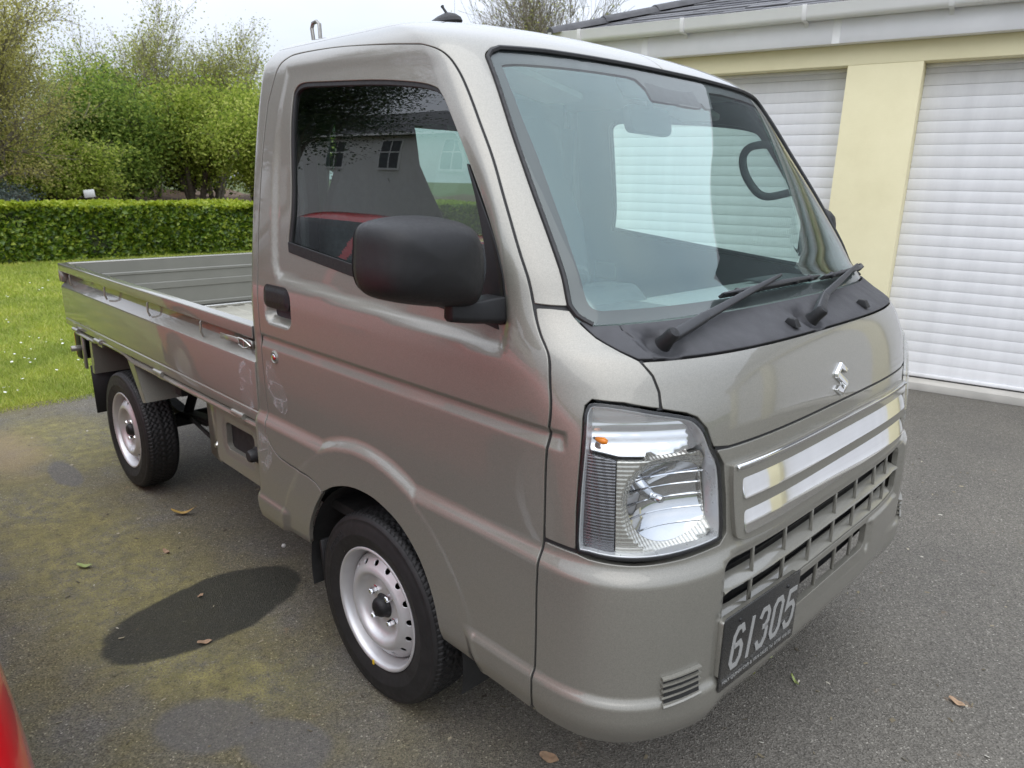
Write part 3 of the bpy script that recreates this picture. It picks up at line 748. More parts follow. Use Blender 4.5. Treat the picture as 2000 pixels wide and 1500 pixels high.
circ = lambda r, n=40: [(RC0[0]+r/.82*math.cos(2*math.pi*k/n), RC0[1]+r*math.sin(2*math.pi*k/n)) for k in range(n)]
up_me = surf_panel('u', upS, upperP, [], .008, [], .02, flip=True); low_me = surf_panel('l', lowS, lowP, [circ(.0765)], .007, [], .02, flip=True)
bowl_me = surf_panel('b', lowS, circ(.076), [], .006, [], 0, flip=True)
side_me = surf_panel('s', lambda q, t: cabS(q, t, -.018), sideP, [], .01, [], .016, flip=True)
hous_me = surf_panel('h', lambda q, t: cabS(q, t, -.080), inset(HL, -.004), [], .03, [], 0, flip=True)
rim_me = surf_panel('r', lambda q, t: cabS(q, t, .0002), HLo, [inset(HL, .0062)], .006, [], .004, edge=.005, flip=True)
wall_me = surf_panel('wl', lambda q, t: cabS(q, t, -.004), inset(HL, .0062), [inset(HL, .0075)], .006, [], .07, edge=.006, flip=True)
facet = MB()
for k_ in range(4):     # stepped bezel rings in the main reflector
    pass
ringm = surf_panel('rg', lambda q, t: cabS(q, t, -.016), circ(.0800), [circ(.0765)], .01, [], .010, edge=.006, flip=True)
def lamp(mir):
    root = link('headlight', mirror_mesh(lens_me) if mir else lens_me, M['lens'], truck)
    f = (lambda m_: mirror_mesh(m_)) if mir else (lambda m_: m_)
    link('indicator_reflector', f(up_me), M['hl_ribs'], root); link('lamp_surround', f(low_me), M['hl_grid'], root); link('main_reflector', f(bowl_me), M['hl_chrome'], root)
    link('side_reflector', f(side_me), M['hl_side'], root); link('lamp_housing', f(hous_me), M['hl_shell'], root); link('lamp_gasket', f(rim_me), M['black_plastic'], root); link('lamp_wall', f(wall_me), M['hl_shell'], root)
    sg = -1 if mir else 1
    b_ = MB(); c_ = at(.612, .918, -.020); b_.lathe([(.0001, .011), (.0045, .009), (.0068, .003), (.006, -.005), (.004, -.014)], 16, (c_.x, c_.y, c_.z), 'x'); o_ = link('indicator_bulb', f(b_.mesh('ib')), M['amber'], root)
    b_ = MB(); c_ = at(RC0[0], RC0[1], -.045); b_.lathe([(.0001, -.004), (.006, -.006), (.008, -.010), (.008, -.03)], 16, (c_.x, c_.y, c_.z), 'x'); link('lamp_bulb', f(b_.mesh('lb')), M['hl_chrome'], root)
    b_ = MB()
    for kk in range(5):   # flutes across the bowl
        tq = RC0[1]-.05+.024*kk
        pts = [at(RC0[0]+dq, tq, -.020-.055*(1-min(1, (math.hypot(dq*.82, tq-RC0[1])/.088))**2)+.0015) for dq in np.linspace(-1, 1, 9)*math.sqrt(max(0, .074**2-(tq-RC0[1])**2))/.82]
        b_.tube(pts, .0016, 5)
    link('reflector_flute', f(b_.mesh('fl')), M['hl_chrome'], root)
    return root
lampR = lamp(False); lampL = lamp(True)
lampR['label'] = 'right headlight facing the viewer'; lampL['label'] = 'left headlight on the garage side'

def ribbon(pts, wd, off, closed=False):
    P_ = resample(pts, .012, closed); n = len(P_); X_ = cabS(P_[:, 0], P_[:, 1], off); Nn = base_n(P_[:, 0], P_[:, 1])
    T_ = (np.roll(X_, -1, 0)-np.roll(X_, 1, 0)); 
    if not closed: T_[0] = X_[1]-X_[0]; T_[-1] = X_[-1]-X_[-2]
    S_ = np.cross(T_, Nn); S_ /= np.linalg.norm(S_, axis=1)[:, None]+1e-12
    V = np.concatenate([X_+S_*wd/2, X_-S_*wd/2]); F = [(i, (i+1) % n, n+(i+1) % n, n+i) for i in range(n if closed else n-1)]
    me = bpy.data.meshes.new('ribbon'); me.from_pydata(V.tolist(), [], F); me.update(); return me
seal_loop = door_front[:-1]+door_rear+arch_ds[:1]
both('door_seal', ribbon(seal_loop, .016, -.0055), M['rubber'], doorR, doorL)  # rubber strip behind the door gap, also painting in the gap's shade
both('panel_gap_shade', ribbon([(.806, .7035), (.75, .7035), (.688, .7035)], .012, -.005), M['rubber'], fenR, fenL)  # black strips from here to the hood gap paint in the seams' shade
both('pillar_gap_shade', ribbon([(.700, 1.138), (.645, 1.137), (.592, 1.135)], .012, -.005), M['rubber'], fenR, fenL)
both('hood_side_shade', ribbon([(.509, 1.055), (.493, 1.030), (.486, 1.003), (.486, .974)], .014, -.005), M['rubber'], fenR, fenL)
link('hood_gap_shade', ribbon([(x, .8868) for x in np.linspace(-.385, .385, 50)], .012, -.005), M['rubber'], hood)
# ------- windscreen, seal, cowl, wipers
wsR = [(.552, 1.107), (.578, 1.122), (.590, 1.140), (.588, 1.203), (.586, 1.30), (.584, 1.38), (.582, 1.49), (.583, 1.576), (.582, 1.598), (.562, 1.611), (.530, 1.620)]
ws_top = [(.40, 1.626), (.273, 1.628), (.13, 1.630), (0, 1.630)]
ws_bot = [(0, 1.110), (.13, 1.110), (.318, 1.110), (.45, 1.109)]
halfR = ws_bot+wsR+ws_top
WS = halfR+[(-a_, b_) for a_, b_ in halfR[1:-1][::-1]]
ws_out = inset(WS, .0015)
screen = link('windscreen', surf_panel('ws', lambda q, t: cabS(q, t, -.002), ws_out, [], .03, [], .004, flip=True), M['glass_ws'], truck)
fr_in = catmull([(.30, 1.131), (.47, 1.131), (.522, 1.132), (.541, 1.148), (.541, 1.206), (.534, 1.30), (.530, 1.406), (.536, 1.50), (.540, 1.572), (.528, 1.590), (.40, 1.598), (.26, 1.602), (.16, 1.603)], 3)
sens = [(.135, 1.600), (.10, 1.565), (.075, 1.553), (.045, 1.552), (.04, 1.566), (.02, 1.566), (.012, 1.551), (-.07, 1.551), (-.075, 1.565), (-.095, 1.565), (-.105, 1.553), (-.135, 1.556), (-.165, 1.600)]
hole = fr_in+sens+[(-a_, b_) for a_, b_ in fr_in[::-1] if a_ > .2]
link('black_border', surf_panel('frit', lambda q, t: cabS(q, t, -.0045), ws_out, [hole], .02, [], 0, edge=.01, flip=True), M['frit'], screen)
link('inner_pane', surf_panel('wsc', lambda q, t: cabS(q, t, -.008), inset(hole, -.002), [], .03, [], 0, flip=True), M['glass_coat'], screen)
sl = MB(); pts = [at(a_, b_, .0005) for a_, b_ in resample(wsR+ws_top, .02, False)]; pts += [Vector((q_.x, -q_.y, q_.z)) for q_ in pts[:-1][::-1]]
sl.tube(pts, .0055, 6); sl.build('screen_seal', M['rubber'], screen)
cw_f = [(.576, 1.113), (.561, 1.090), (.533, 1.070), (.509, 1.0575)]+[(x, 1.0565) for x in np.linspace(.465, 0, 12)]
cw_b = [(0, 1.1075), (.13, 1.1075), (.318, 1.1075), (.45, 1.106), (.552, 1.105)]
cw = cw_f+[(-a_, b_) for a_, b_ in cw_f[:-1][::-1]]+[(-a_, b_) for a_, b_ in cw_b[::-1]][:-1]+cw_b
pits = [(.442, 1.076), (.040, 1.073)]
def cowlS(q, t):
    q = np.asarray(q, float); t = np.asarray(t, float); d = 0*q
    for pq, pt in pits: d = d-.012*ss(.034, .016, np.hypot(q-pq, (t-pt)*1.5))-.007*ss(.05, .02, np.abs(q-pq-.0))*ss(.022, .010, np.abs(t-pt-.006))
    d = d-.004*ss(.003, .0, np.abs(q-.478-(t-1.057)*.37))-.004*ss(.003, .0, np.abs(q+.478+(t-1.057)*.37))
    return cabS(q, t, .001+d)
cowl = link('cowl_panel', surf_panel('cowl', cowlS, inset(cw, .0006), [], .006, [], .01, flip=True), M['cowl_plastic'], truck)
for nq, nt_ in ((.121, 1.071), (-.212, 1.071)):
    c_ = at(nq, nt_, .004); m_ = MB(); m_.add([c_+Vector(v_) for v_ in ((.016, -.012, -.006), (.016, .012, -.006), (-.018, .011, -.002), (-.018, -.011, -.002), (.006, -.009, .012), (.006, .009, .012), (-.010, .007, .013), (-.010, -.007, .013))], [(0, 1, 5, 4), (1, 2, 6, 5), (2, 3, 7, 6), (3, 0, 4, 7), (4, 5, 6, 7), (0, 3, 2, 1)]); m_.build('washer_nozzle', M['black_plastic'], cowl, .002)
def strip(mb, pts, widths, thick, up):
    """tapered flat bar along 3D points"""
    P_ = [Vector(q_) for q_ in pts]; o = []
    for i, q_ in enumerate(P_):
        d_ = (P_[min(i+1, len(P_)-1)]-P_[max(i-1, 0)]).normalized(); s_ = d_.cross(up).normalized(); u_ = s_.cross(d_).normalized(); w_ = widths[i]/2
        o += [q_+s_*w_-u_*thick/2, q_-s_*w_-u_*thick/2, q_-s_*w_*.75+u_*thick/2, q_+s_*w_*.75+u_*thick/2]
    n = len(P_); fs = [(i*4+k_, i*4+(k_+1) % 4, (i+1)*4+(k_+1) % 4, (i+1)*4+k_) for i in range(n-1) for k_ in range(4)]+[(0, 1, 2, 3), (n*4-1, n*4-2, n*4-3, n*4-4)]
    mb.add(o, fs)
def wiper(pv, elbow, tip, b0, b1, label):
    up = nrm_at(elbow[0], 1.12)
    m_ = MB(); p0 = at(*pv, .020); p1 = at(*elbow, .026); p2 = at(*tip, .030); pe = p0+(p1-p0)*.98
    strip(m_, [p0-(p1-p0).normalized()*.012, p0, p0+(p1-p0)*.5, pe], [.018, .025, .025, .023], .013, up)
    root = m_.build('wiper', M['wiper_black'], truck, .003, 2)
    m_ = MB(); pm_ = (p1+p2)/2+up*.004; strip(m_, [p1-(p1-p0)*.02, p1+(p2-p1)*.12, pm_, p1+(p2-p1)*.85, p2], [.021, .019, .016, .011, .008], .008, up); m_.build('wiper_arm', M['wiper_black'], root, .002, 2)
    m_ = MB(); m_.lathe([(.0001, .016), (.010, .015), (.013, .010), (.014, -.012), (.017, -.024)], 20, (0, 0, 0), 'z'); o_ = m_.build('pivot_cap', M['black_plastic'], root); o_.matrix_world = Matrix.Translation(p0+up*.004) @ up.to_track_quat('Z', 'Y').to_matrix().to_4x4()
    m_ = MB(); bp = [at(b0[0]+(b1[0]-b0[0])*k_/10, b0[1]+(b1[1]-b0[1])*k_/10, .012) for k_ in range(11)]; strip(m_, bp, [.006]*11, .012, up); m_.build('wiper_blade', M['rubber'], root)
    m_ = MB(); bp = [at(b0[0]+(b1[0]-b0[0])*k_/10, b0[1]+(b1[1]-b0[1])*k_/10, .020+.006*math.sin(math.pi*k_/10)) for k_ in range(11)]; strip(m_, bp, [.005, .008, .010, .011, .013, .014, .013, .011, .010, .008, .005], .004, up); m_.build('blade_frame', M['wiper_black'], root, .001, 1)
    for k_ in (1.2, 3, 7, 8.8):
        c_ = at(b0[0]+(b1[0]-b0[0])*k_/10, b0[1]+(b1[1]-b0[1])*k_/10, .017); q2 = MB(); q2.box(c_, (.012, .016, .012), up.to_track_quat('Z', 'Y').to_matrix()); q2.build('blade_claw', M['wiper_black'], root, .002, 1)
    return root
wiper((.442, 1.072), (.335, 1.094), (.045, 1.146), (.245, 1.130), (-.135, 1.134), '')
wiper((.042, 1.069), (-.060, 1.092), (-.360, 1.136), (-.155, 1.131), (-.520, 1.128), '')
# roof aerial and roof drip
ant = MB(); ac = Vector((-.088, -.40, 1.731))
o = []; n_ = 24
for lv_, (rx, ry, zz) in enumerate(((.058, .022, -.008), (.060, .024, 0), (.052, .020, .008), (.034, .012, .016), (.012, .006, .021))):
    for k_ in range(n_): a_ = 2*math.pi*k_/n_; o.append(ac+Vector((rx*math.cos(a_)+.006*lv_*.5, ry*math.sin(a_), zz)))
ant.add(o, [(l_*n_+k_, l_*n_+(k_+1) % n_, (l_+1)*n_+(k_+1) % n_, (l_+1)*n_+k_) for l_ in range(4) for k_ in range(n_)]+[tuple(range(4*n_, 5*n_))])
aer = ant.build('roof_aerial', M['black_plastic'], truck)
m_ = MB(); m_.tube([ac+Vector((.012, 0, .018)), ac+Vector((-.004, 0, .034)), ac+Vector((-.008, 0, .039))], [.0035, .003, .0045], 8); m_.build('aerial_stub', M['black_plastic'], aer)
# ------- exterior mirrors
def mirror_parts():
    out = []
    P_ = catmull([(-1.002, 1.200), (-1.001, 1.240), (-.996, 1.274), (-.978, 1.289), (-.93, 1.296), (-.86, 1.296), (-.80, 1.284), (-.773, 1.258), (-.764, 1.216), (-.766, 1.160), (-.788, 1.135), (-.85, 1.138), (-.93, 1.152), (-.985, 1.170)], 4, True)
    C_ = np.mean(np.array(P_), 0); vs = []; lv_ = [(.0, 0.80, .385), (.0, .97, .392), (0, 1.0, .405), (0, 1.0, .425), (0, .975, .450), (0, .92, .470), (0, .82, .486), (0, .66, .498), (0, .40, .506), (0, .12, .509)]
    n = len(P_)
    for _, s_, x_ in lv_:
        for a_, b_ in P_: 
            yy_ = C_[0]+(a_-C_[0])*s_; vs.append((x_+.10*(yy_-C_[0])*-.35, yy_, C_[1]+(b_-C_[1])*s_))
    fs = [(l_*n+k_, l_*n+(k_+1) % n, (l_+1)*n+(k_+1) % n, (l_+1)*n+k_) for l_ in range(len(lv_)-1) for k_ in range(n)]+[tuple(range((len(lv_)-1)*n, len(lv_)*n))]
    h = MB().add(vs, fs).mesh('mirror_housing', 60)
    g = MB(); g.add([(.386, C_[0]+(a_-C_[0])*.94, C_[1]+(b_-C_[1])*.94) for a_, b_ in P_], [tuple(range(n))]); gm = g.mesh('g')
    arm = MB(); ys = [-.73, -.76, -.80, -.835, -.86]; o = []
    for y_, x0, x1, z0, z1 in ((-.722, .418, .478, 1.098, 1.150), (-.75, .420, .474, 1.100, 1.148), (-.78, .425, .470, 1.103, 1.145), (-.81, .430, .466, 1.107, 1.150), (-.840, .434, .462, 1.112, 1.165)):
        o += [(x0, y_, z0+.006), (x0+.008, y_, z0), (x1-.008, y_, z0), (x1, y_, z0+.008), (x1-.004, y_, z1), (x0+.004, y_, z1)]
    arm.add(o, [(l_*6+k_, l_*6+(k_+1) % 6, (l_+1)*6+(k_+1) % 6, (l_+1)*6+k_) for l_ in range(4) for k_ in range(6)]+[tuple(range(6)), tuple(range(24, 30))])
    return h, gm, arm.mesh('arm', 60, .004, 2)
mh, mg, ma = mirror_parts()
for mir in (False, True):
    f = mirror_mesh if mir else (lambda q_: q_)
    r_ = link('wing_mirror', f(mh), M['black_plastic'], truck)
    if mir:      # the far mirror is part folded back
        r_.matrix_world = Matrix.Translation((.44, .775, 0)) @ Matrix.Rotation(math.radians(34), 4, 'Z') @ Matrix.Translation((-.44, -.775, 0)); r_.location.x -= .02
    link('mirror_glass', f(mg), M['chrome'], r_); link('mirror_arm', f(ma), M['black_plastic'], r_)
# ------- inner structure of the cab
sideshell = [(.64, .72), (.66, 1.10), (.66, 1.30), (.66, 1.56), (.75, 1.63), (1.96, 1.64), (1.99, 1.5), (1.99, .37), (1.78, .37)]+[(q_of_x(.012+.352*math.cos(a_), .262+.352*math.sin(a_)), .262+.352*math.sin(a_)) for a_ in np.linspace(2.8, .3, 24)]+[(1.13, .36), (.80, .36), (.70, .50)]
shell = surf_panel('shell', lambda q, t: base(q, t)+base_n(q, t)*(-.026), sideshell, [inset(window, -.002)], .05, [], 0, edge=.03, flip=True)
inn, innL = both('cab_inner_frame', shell, M['trim_dark'], truck, truck)
apil = surf_panel('ap', lambda q, t: base(q, t)+base_n(q, t)*(-.022), [(.575, 1.10), (.72, 1.10), (.735, 1.30), (.73, 1.50), (.76, 1.57), (.575, 1.61), (.57, 1.45), (.572, 1.25)], [], .03, [], 0, flip=True)
both('pillar_trim', apil, M['trim_grey'], inn, innL)
m_ = MB(); m_.box((-.02, 0, 1.655), (.56*2*.9, 1.16, .012)); hl_ = MB()
TT2 = np.linspace(1.655, 1.85, 14); QQ2 = np.concatenate([np.linspace(-2.05, 2.05, 90)]); a, b = np.meshgrid(QQ2, TT2); V2 = base(a.ravel(), b.ravel())-np.array([0, 0, .03]); V2[:, 1] *= .97; n2 = len(QQ2)
hm = fast_mesh('headliner', V2, [(i*n2+j, i*n2+j+1, (i+1)*n2+j+1, (i+1)*n2+j) for i in range(len(TT2)-1) for j in range(n2-1)], True); link('headliner', hm, M['headliner'], inn)
m_ = MB(); m_.box((-.550, 0, .87), (.012, 1.36, .50)); m_.box((-.550, -.575, 1.33), (.012, .14, .46)); m_.box((-.550, .575, 1.33), (.012, .14, .46)); m_.box((-.550, 0, 1.59), (.012, 1.16, .11)); m_.build('rear_trim', M['trim_dark'], inn)
m_ = MB(); m_.prism([(a_*1.0, b_) for a_, b_ in rrect(-.50, .50, 1.125, 1.535, .04, 4)], -.570, -.566, 'x'); link('rear_window', m_.mesh('rwin'), M['glass_rear'], truck)
m_ = MB(); m_.box((0.02, 0, .47), (1.10, 1.36, .03)); m_.box((.60, 0, .72), (.04, 1.30, .62)); m_.build('cab_floor', M['dark'], inn)
m_ = MB(); m_.box((.44, 0, .64), (.50, 1.05, .60)); m_.build('front_bulkhead', M['dark'], inn)
dash = MB(); dash.prism([(.655, 1.085), (.60, 1.098), (.50, 1.100), (.40, 1.085), (.33, 1.050), (.31, 1.00), (.33, .92), (.37, .80), (.38, .62), (.62, .62), (.655, .95)], -.63, .63, 'y'); dsh = dash.build('dashboard', M['trim_grey'], truck, .02, 3)
m_ = MB(); m_.prism([(.44, 1.09), (.40, 1.125), (.30, 1.12), (.27, 1.06), (.30, 1.0), (.44, 1.02)], -.52, -.20, 'y'); m_.build('instrument_binnacle', M['trim_dark'], dsh, .015, 3)
for k_ in range(14):
    q2 = MB(); q2.box((.600-.001*abs(k_-7), .34-.030*k_, 1.1005), (.05, .010, .003)); q2.build('demister_slot', M['trim_dark'], dsh)
m_ = MB(); m_.box((.50, .38, 1.103), (.12, .26, .004)); m_.build('dash_tray', M['trim_dark'], dsh, .002, 1)
m_ = MB(); m_.box((.52, -.42, 1.103), (.10, .20, .004)); m_.build('dash_tray', M['trim_dark'], dsh, .002, 1)
sw = MB(); sc_ = Vector((.15, -.35, 1.045)); ax = Vector((-.62, 0, .78)).normalized(); u_ = Vector((0, 1, 0)); v_ = ax.cross(u_).normalized()
sw.tube([sc_+(u_*math.cos(a_)+v_*math.sin(a_))*.182 for a_ in np.linspace(0, 2*math.pi, 40, endpoint=False)], .0145, 8, True)
for a_ in (0.1, math.pi-.1, math.pi*1.5): sw.tube([sc_-ax*.02, sc_+(u_*math.cos(a_)+v_*math.sin(a_))*.18], [.022, .013], 6)
sw.tube([sc_-ax*.03, sc_+ax*.012], [.055, .05], 14); sw.tube([sc_-ax*.03, sc_-ax*.25], .03, 8); sw.build('steering_wheel', M['trim_dark'], truck)
def seat(y):
    b_ = MB(); n_ = 14; prof = [(-.36, .80, .24), (-.39, .92, .25), (-.42, 1.08, .25), (-.44, 1.22, .235), (-.455, 1.32, .19), (-.465, 1.40, .150), (-.475, 1.50, .142), (-.48, 1.555, .125), (-.485, 1.575, .07)]
    o = []
    for x_, z_, w_ in prof:
        th = .085 if z_ < 1.3 else .055
        for k_ in range(n_*2):
            a_ = 2*math.pi*k_/(2*n_); cs, sn = math.cos(a_), math.sin(a_); rr = (abs(cs)**4+abs(sn)**4)**(-.25)
            o.append((x_+th*cs*rr*.7, y+w_*sn*rr*.93, z_))
    n2_ = 2*n_; b_.add(o, [(l_*n2_+k_, l_*n2_+(k_+1) % n2_, (l_+1)*n2_+(k_+1) % n2_, (l_+1)*n2_+k_) for l_ in range(len(prof)-1) for k_ in range(n2_)]+[tuple(range(n2_)), tuple(range((len(prof)-1)*n2_, len(prof)*n2_))])
    root = b_.build('seat', M['seat'], truck, smooth_angle=70)
    c_ = MB(); c_.prism(rrect(-.40, .06, .70, .82, .05, 4), y-.25, y+.25, 'y'); c_.build('seat_cushion', M['seat'], root, .03, 3)
    c_ = MB(); c_.box((-.18, y, .60), (.44, .48, .22)); c_.build('seat_base', M['trim_dark'], root, .01, 2)
seat(-.34); seat(.34)
# interior mirror, camera housing, visors, grab handle
m_ = MB(); m_.prism(rrect(-.115, .115, -.034, .034, .022, 4), -.012, .012, 'x'); im = m_.build('interior_mirror', M['trim_dark'], truck, .006, 2); im.location = (.265, -.01, 1.515); im.rotation_euler = (0, math.radians(-12), math.radians(8))
m_ = MB(); m_.tube([(0, 0, .02), (.03, 0, .075)], .008, 8); m_.build('mirror_stalk', M['trim_dark'], im)
m_ = MB(); m_.prism([(.325, 1.592), (.36, 1.548), (.27, 1.560), (.24, 1.60), (.24, 1.625)], -.13, .10, 'y'); m_.build('camera_housing', M['trim_dark'], inn, .008, 2)
for ys in (-.33, .33):
    m_ = MB(); m_.prism(rrect(-.15, .15, -.07, .07, .03, 4), -.008, .008, 'z'); o_ = m_.build('sun_visor', M['headliner'], truck, .005, 2); o_.location = (.13, ys, 1.585); o_.rotation_euler = (0, math.radians(10), math.pi/2)
m_ = MB(); m_.tube(catmull([(.326, .591, 1.480), (.290, .582, 1.485), (.245, .578, 1.476), (.226, .578, 1.445), (.240, .578, 1.395), (.280, .580, 1.345), (.315, .585, 1.328), (.355, .596, 1.334), (.404, .614, 1.350)], 4), .0125, 10); m_.build('grab_handle', M['trim_dark'], truck)
m_ = MB(); m_.tube([(-.40, -.655, 1.50), (-.36, -.66, 1.30), (-.36, -.665, .95)], .012, 6); m_.build('seat_belt', M['trim_dark'], truck)
# ------- wheels
WR = .262
def tyre_mesh():
    nT = 600; hs = np.concatenate([np.linspace(-.060, -.036, 7), np.linspace(-.033, .033, 15), np.linspace(.036, .060, 7)]); nh = len(hs)
    th_ = np.linspace(0, 2*np.pi, nT, endpoint=False)
    A, H = np.meshgrid(th_, hs, indexing='ij')
    r = WR-.0016*(np.abs(H)/.045)**2-np.where(np.abs(H) > .046, (np.abs(H)-.046)**2*34, 0)
    ph = A*100/(1)+0; zig = .0035*np.sign(np.sin(A*66))
    def gro(c, w_): return np.exp(-((H-c-zig)/w_)**4)
    d = .0058*np.maximum.reduce([gro(-.013, .0030), gro(.013, .0030), gro(-.034, .0026), gro(.034, .0026)])
    sip = np.sin(A*100+H*260+1.6*np.sin(H*420)); d = np.maximum(d, .0050*ss(.55, .95, sip)*(np.abs(H) > .036)); d = np.maximum(d, .0038*ss(.6, .97, np.sin(A*66+H*170))*(np.abs(H) <= .033))
    r = r-d
    V = np.stack([r*np.cos(A), H, r*np.sin(A)], -1).reshape(-1, 3)
    F = []; i = np.arange(nT); 
    for j in range(nh-1): F.append(np.stack([i*nh+j, i*nh+j+1, ((i+1) % nT)*nh+j+1, ((i+1) % nT)*nh+j], 1))
    F = np.concatenate(F)
    V = V.tolist(); F = [tuple(f_) for f_ in F]
    for s_ in (-1, 1):
        prof = [(.2553, .0600), (.252, .0635), (.247, .0665), (.2455, .0672), (.244, .0665), (.236, .0695), (.222, .0725), (.208, .0735), (.206, .0742), (.204, .0735), (.190, .0705), (.178, .0655), (.1735, .0640), (.172, .0625), (.166, .056), (.158, .045)]
        nn = 120; o = len(V)
        for k_ in range(nn):
            a_ = 2*math.pi*k_/nn
            for r_, h_ in prof: V.append((r_*math.cos(a_), s_*h_, r_*math.sin(a_)))
        m2 = len(prof)
        for k_ in range(nn):
            for i_ in range(m2-1):
                f_ = (o+k_*m2+i_, o+k_*m2+i_+1, o+((k_+1) % nn)*m2+i_+1, o+((k_+1) % nn)*m2+i_); F.append(f_ if s_ < 0 else f_[::-1])
    me = bpy.data.meshes.new('tyre'); me.from_pydata(V, [], F); me.update()
    bm = bmesh.new(); bm.from_mesh(me); bmesh.ops.recalc_face_normals(bm, faces=bm.faces)
    for f_ in bm.faces: f_.smooth = True
    bm.to_mesh(me); bm.free(); return me
rim_prof = np.array([(.166, -.058), (.1695, -.0605), (.1705, -.064), (.168, -.0665), (.164, -.066), (.160, -.060), (.157, -.050), (.1535, -.040), (.1505, -.033), (.148, -.026), (.1465, -.020)])
disc_prof = catmull([(.1462, -.026), (.143, -.033), (.136, -.0405), (.127, -.0480), (.117, -.0555), (.111, -.0600), (.104, -.0625), (.097, -.061), (.090, -.055), (.083, -.046), (.076, -.0395), (.066, -.0355), (.055, -.035), (.043, -.036), (.034, -.036)], 3)
DP = np.array(disc_prof); ds = np.concatenate([[0], np.cumsum(np.linalg.norm(np.diff(DP, axis=0), axis=1))]); DL = ds[-1]
def discS(u, v):
    r = np.interp(v, ds, DP[:, 0]); h = np.interp(v, ds, DP[:, 1]); th_ = u/.12; return np.stack([r*np.cos(th_), h, r*np.sin(th_)], -1)
vh = float(np.interp(-.127, -DP[:, 0], ds)); U = 2*math.pi*.12
holes = [[((k_+.5)*U/16+.0088*math.cos(a_), vh+.0098*math.sin(a_)) for a_ in np.linspace(0, 2*math.pi, 18, endpoint=False)] for k_ in range(16)]
disc_me = surf_panel('disc', discS, [(0, 0.0005), (U, .0005), (U, DL-.0005), (0, DL-.0005)], holes, .0065, [], .004, flip=False, eps=2e-4)
tyre_me = tyre_mesh(); rim_me2 = MB().lathe([tuple(q_) for q_ in rim_prof], 96).mesh('rim', 60)
nut_me = MB().lathe([(.0001, -.018), (.006, -.017), (.0085, -.014), (.0095, -.010), (.0098, 0), (.014, .002)], 6).mesh('n', 25)
cap_me = MB().lathe([(.0001, -.064), (.010, -.064), (.020, -.061), (.026, -.054), (.028, -.044), (.030, -.038), (.035, -.035)], 40).mesh('c', 50)
drum_me = MB().lathe([(.0001, .012), (.125, .012), (.128, .03), (.1, .06)], 40).mesh('d')
if True:
    sN = Vector((0, 0, 0))
def wheel(x, y, rz, ang, vis=True):
    r_ = empty('wheel', (x, y, WR), rz); r_.parent = truck
    a_ = link('tyre', tyre_me, M['tyre'], r_); a_.rotation_euler = (0, ang, 0)
    rim = link('rim', rim_me2, M['wheel'], r_); d_ = link('wheel_disc', disc_me, M['wheel'], r_); d_.rotation_euler = (0, ang, 0); link('brake_drum', drum_me, M['dark'], r_); link('hub_cap', cap_me, M['black_plastic'], r_)
    for k_ in range(4):
        t_ = ang+math.radians(45+90*k_); n_ = link('lug_nut', nut_me, M['chrome'], r_); n_.location = (.050*math.cos(t_), -.0365, .050*math.sin(t_))
    # balance weight and paint dots
    q_ = MB(); q_.box((.1675*math.cos(-1.55+ang*0), -.0672, .1675*math.sin(-1.55)), (.006, .003, .012)); 
    return r_
w1 = wheel(0, -.6525, 0, .1); wheel(0, .6525, math.pi, .4); wheel(-1.905, -.650, 0, .3); wheel(-1.905, .650, math.pi, .2)
q_ = MB(); q_.box((-.012, -.0675, -.166), (.006, .003, .013)); q_.build('paint_mark', simple('yellow_mark', (.75, .5, .03), .5), w1)
q_ = MB(); q_.lathe([(.0001, -.0010), (.0042, -.0006), (.0046, .0006)], 12, (-.139, -.0655, .119)); q_.build('valve_dot', simple('white_mark', (.6, .62, .5), .6), w1)
vt = text_mesh('sidewall', '145/80R12', .024, .0012); sw_ = link('sidewall_lettering', vt, M['tyre'], w1); sw_.location = (-.165, -.0730, .135); sw_.rotation_euler = (math.pi/2, 0, 0); sw_.rotation_euler = Matrix.Rotation(math.radians(-50), 3, 'Y').to_4x4().to_euler() if False else (math.pi/2, math.radians(-50), 0)
# wheelhouses of the cab
for s_ in (-1, 1):
    m_ = MB(); pr = [(.012+.338*math.cos(a_), .262+.338*math.sin(a_)) for a_ in np.linspace(-.2, math.pi+.2, 26)]; o = []
    for a_, b_ in pr: o += [(a_, s_*.715, b_), (a_, s_*.47, b_)]
    m_.add(o, [(2*i, 2*i+1, 2*i+3, 2*i+2) for i in range(len(pr)-1)]+[tuple(range(1, 2*len(pr), 2))]); m_.build('wheelhouse_liner', M['liner'], truck)
    m_ = MB(); m_.box((-.262, s_*.65, .285), (.012, .13, .15), Matrix.Rotation(math.radians(-8), 3, 'Y')); m_.build('mud_flap', M['black_plastic'], truck, .004, 1)
q2 = MB(); q2.box((-.05, 0, .335), (.95, .86, .25)); q2.build('engine_shade_box', M['dark'], truck, .02, 1)  # plain box below the engine, added to darken the ground under the cab
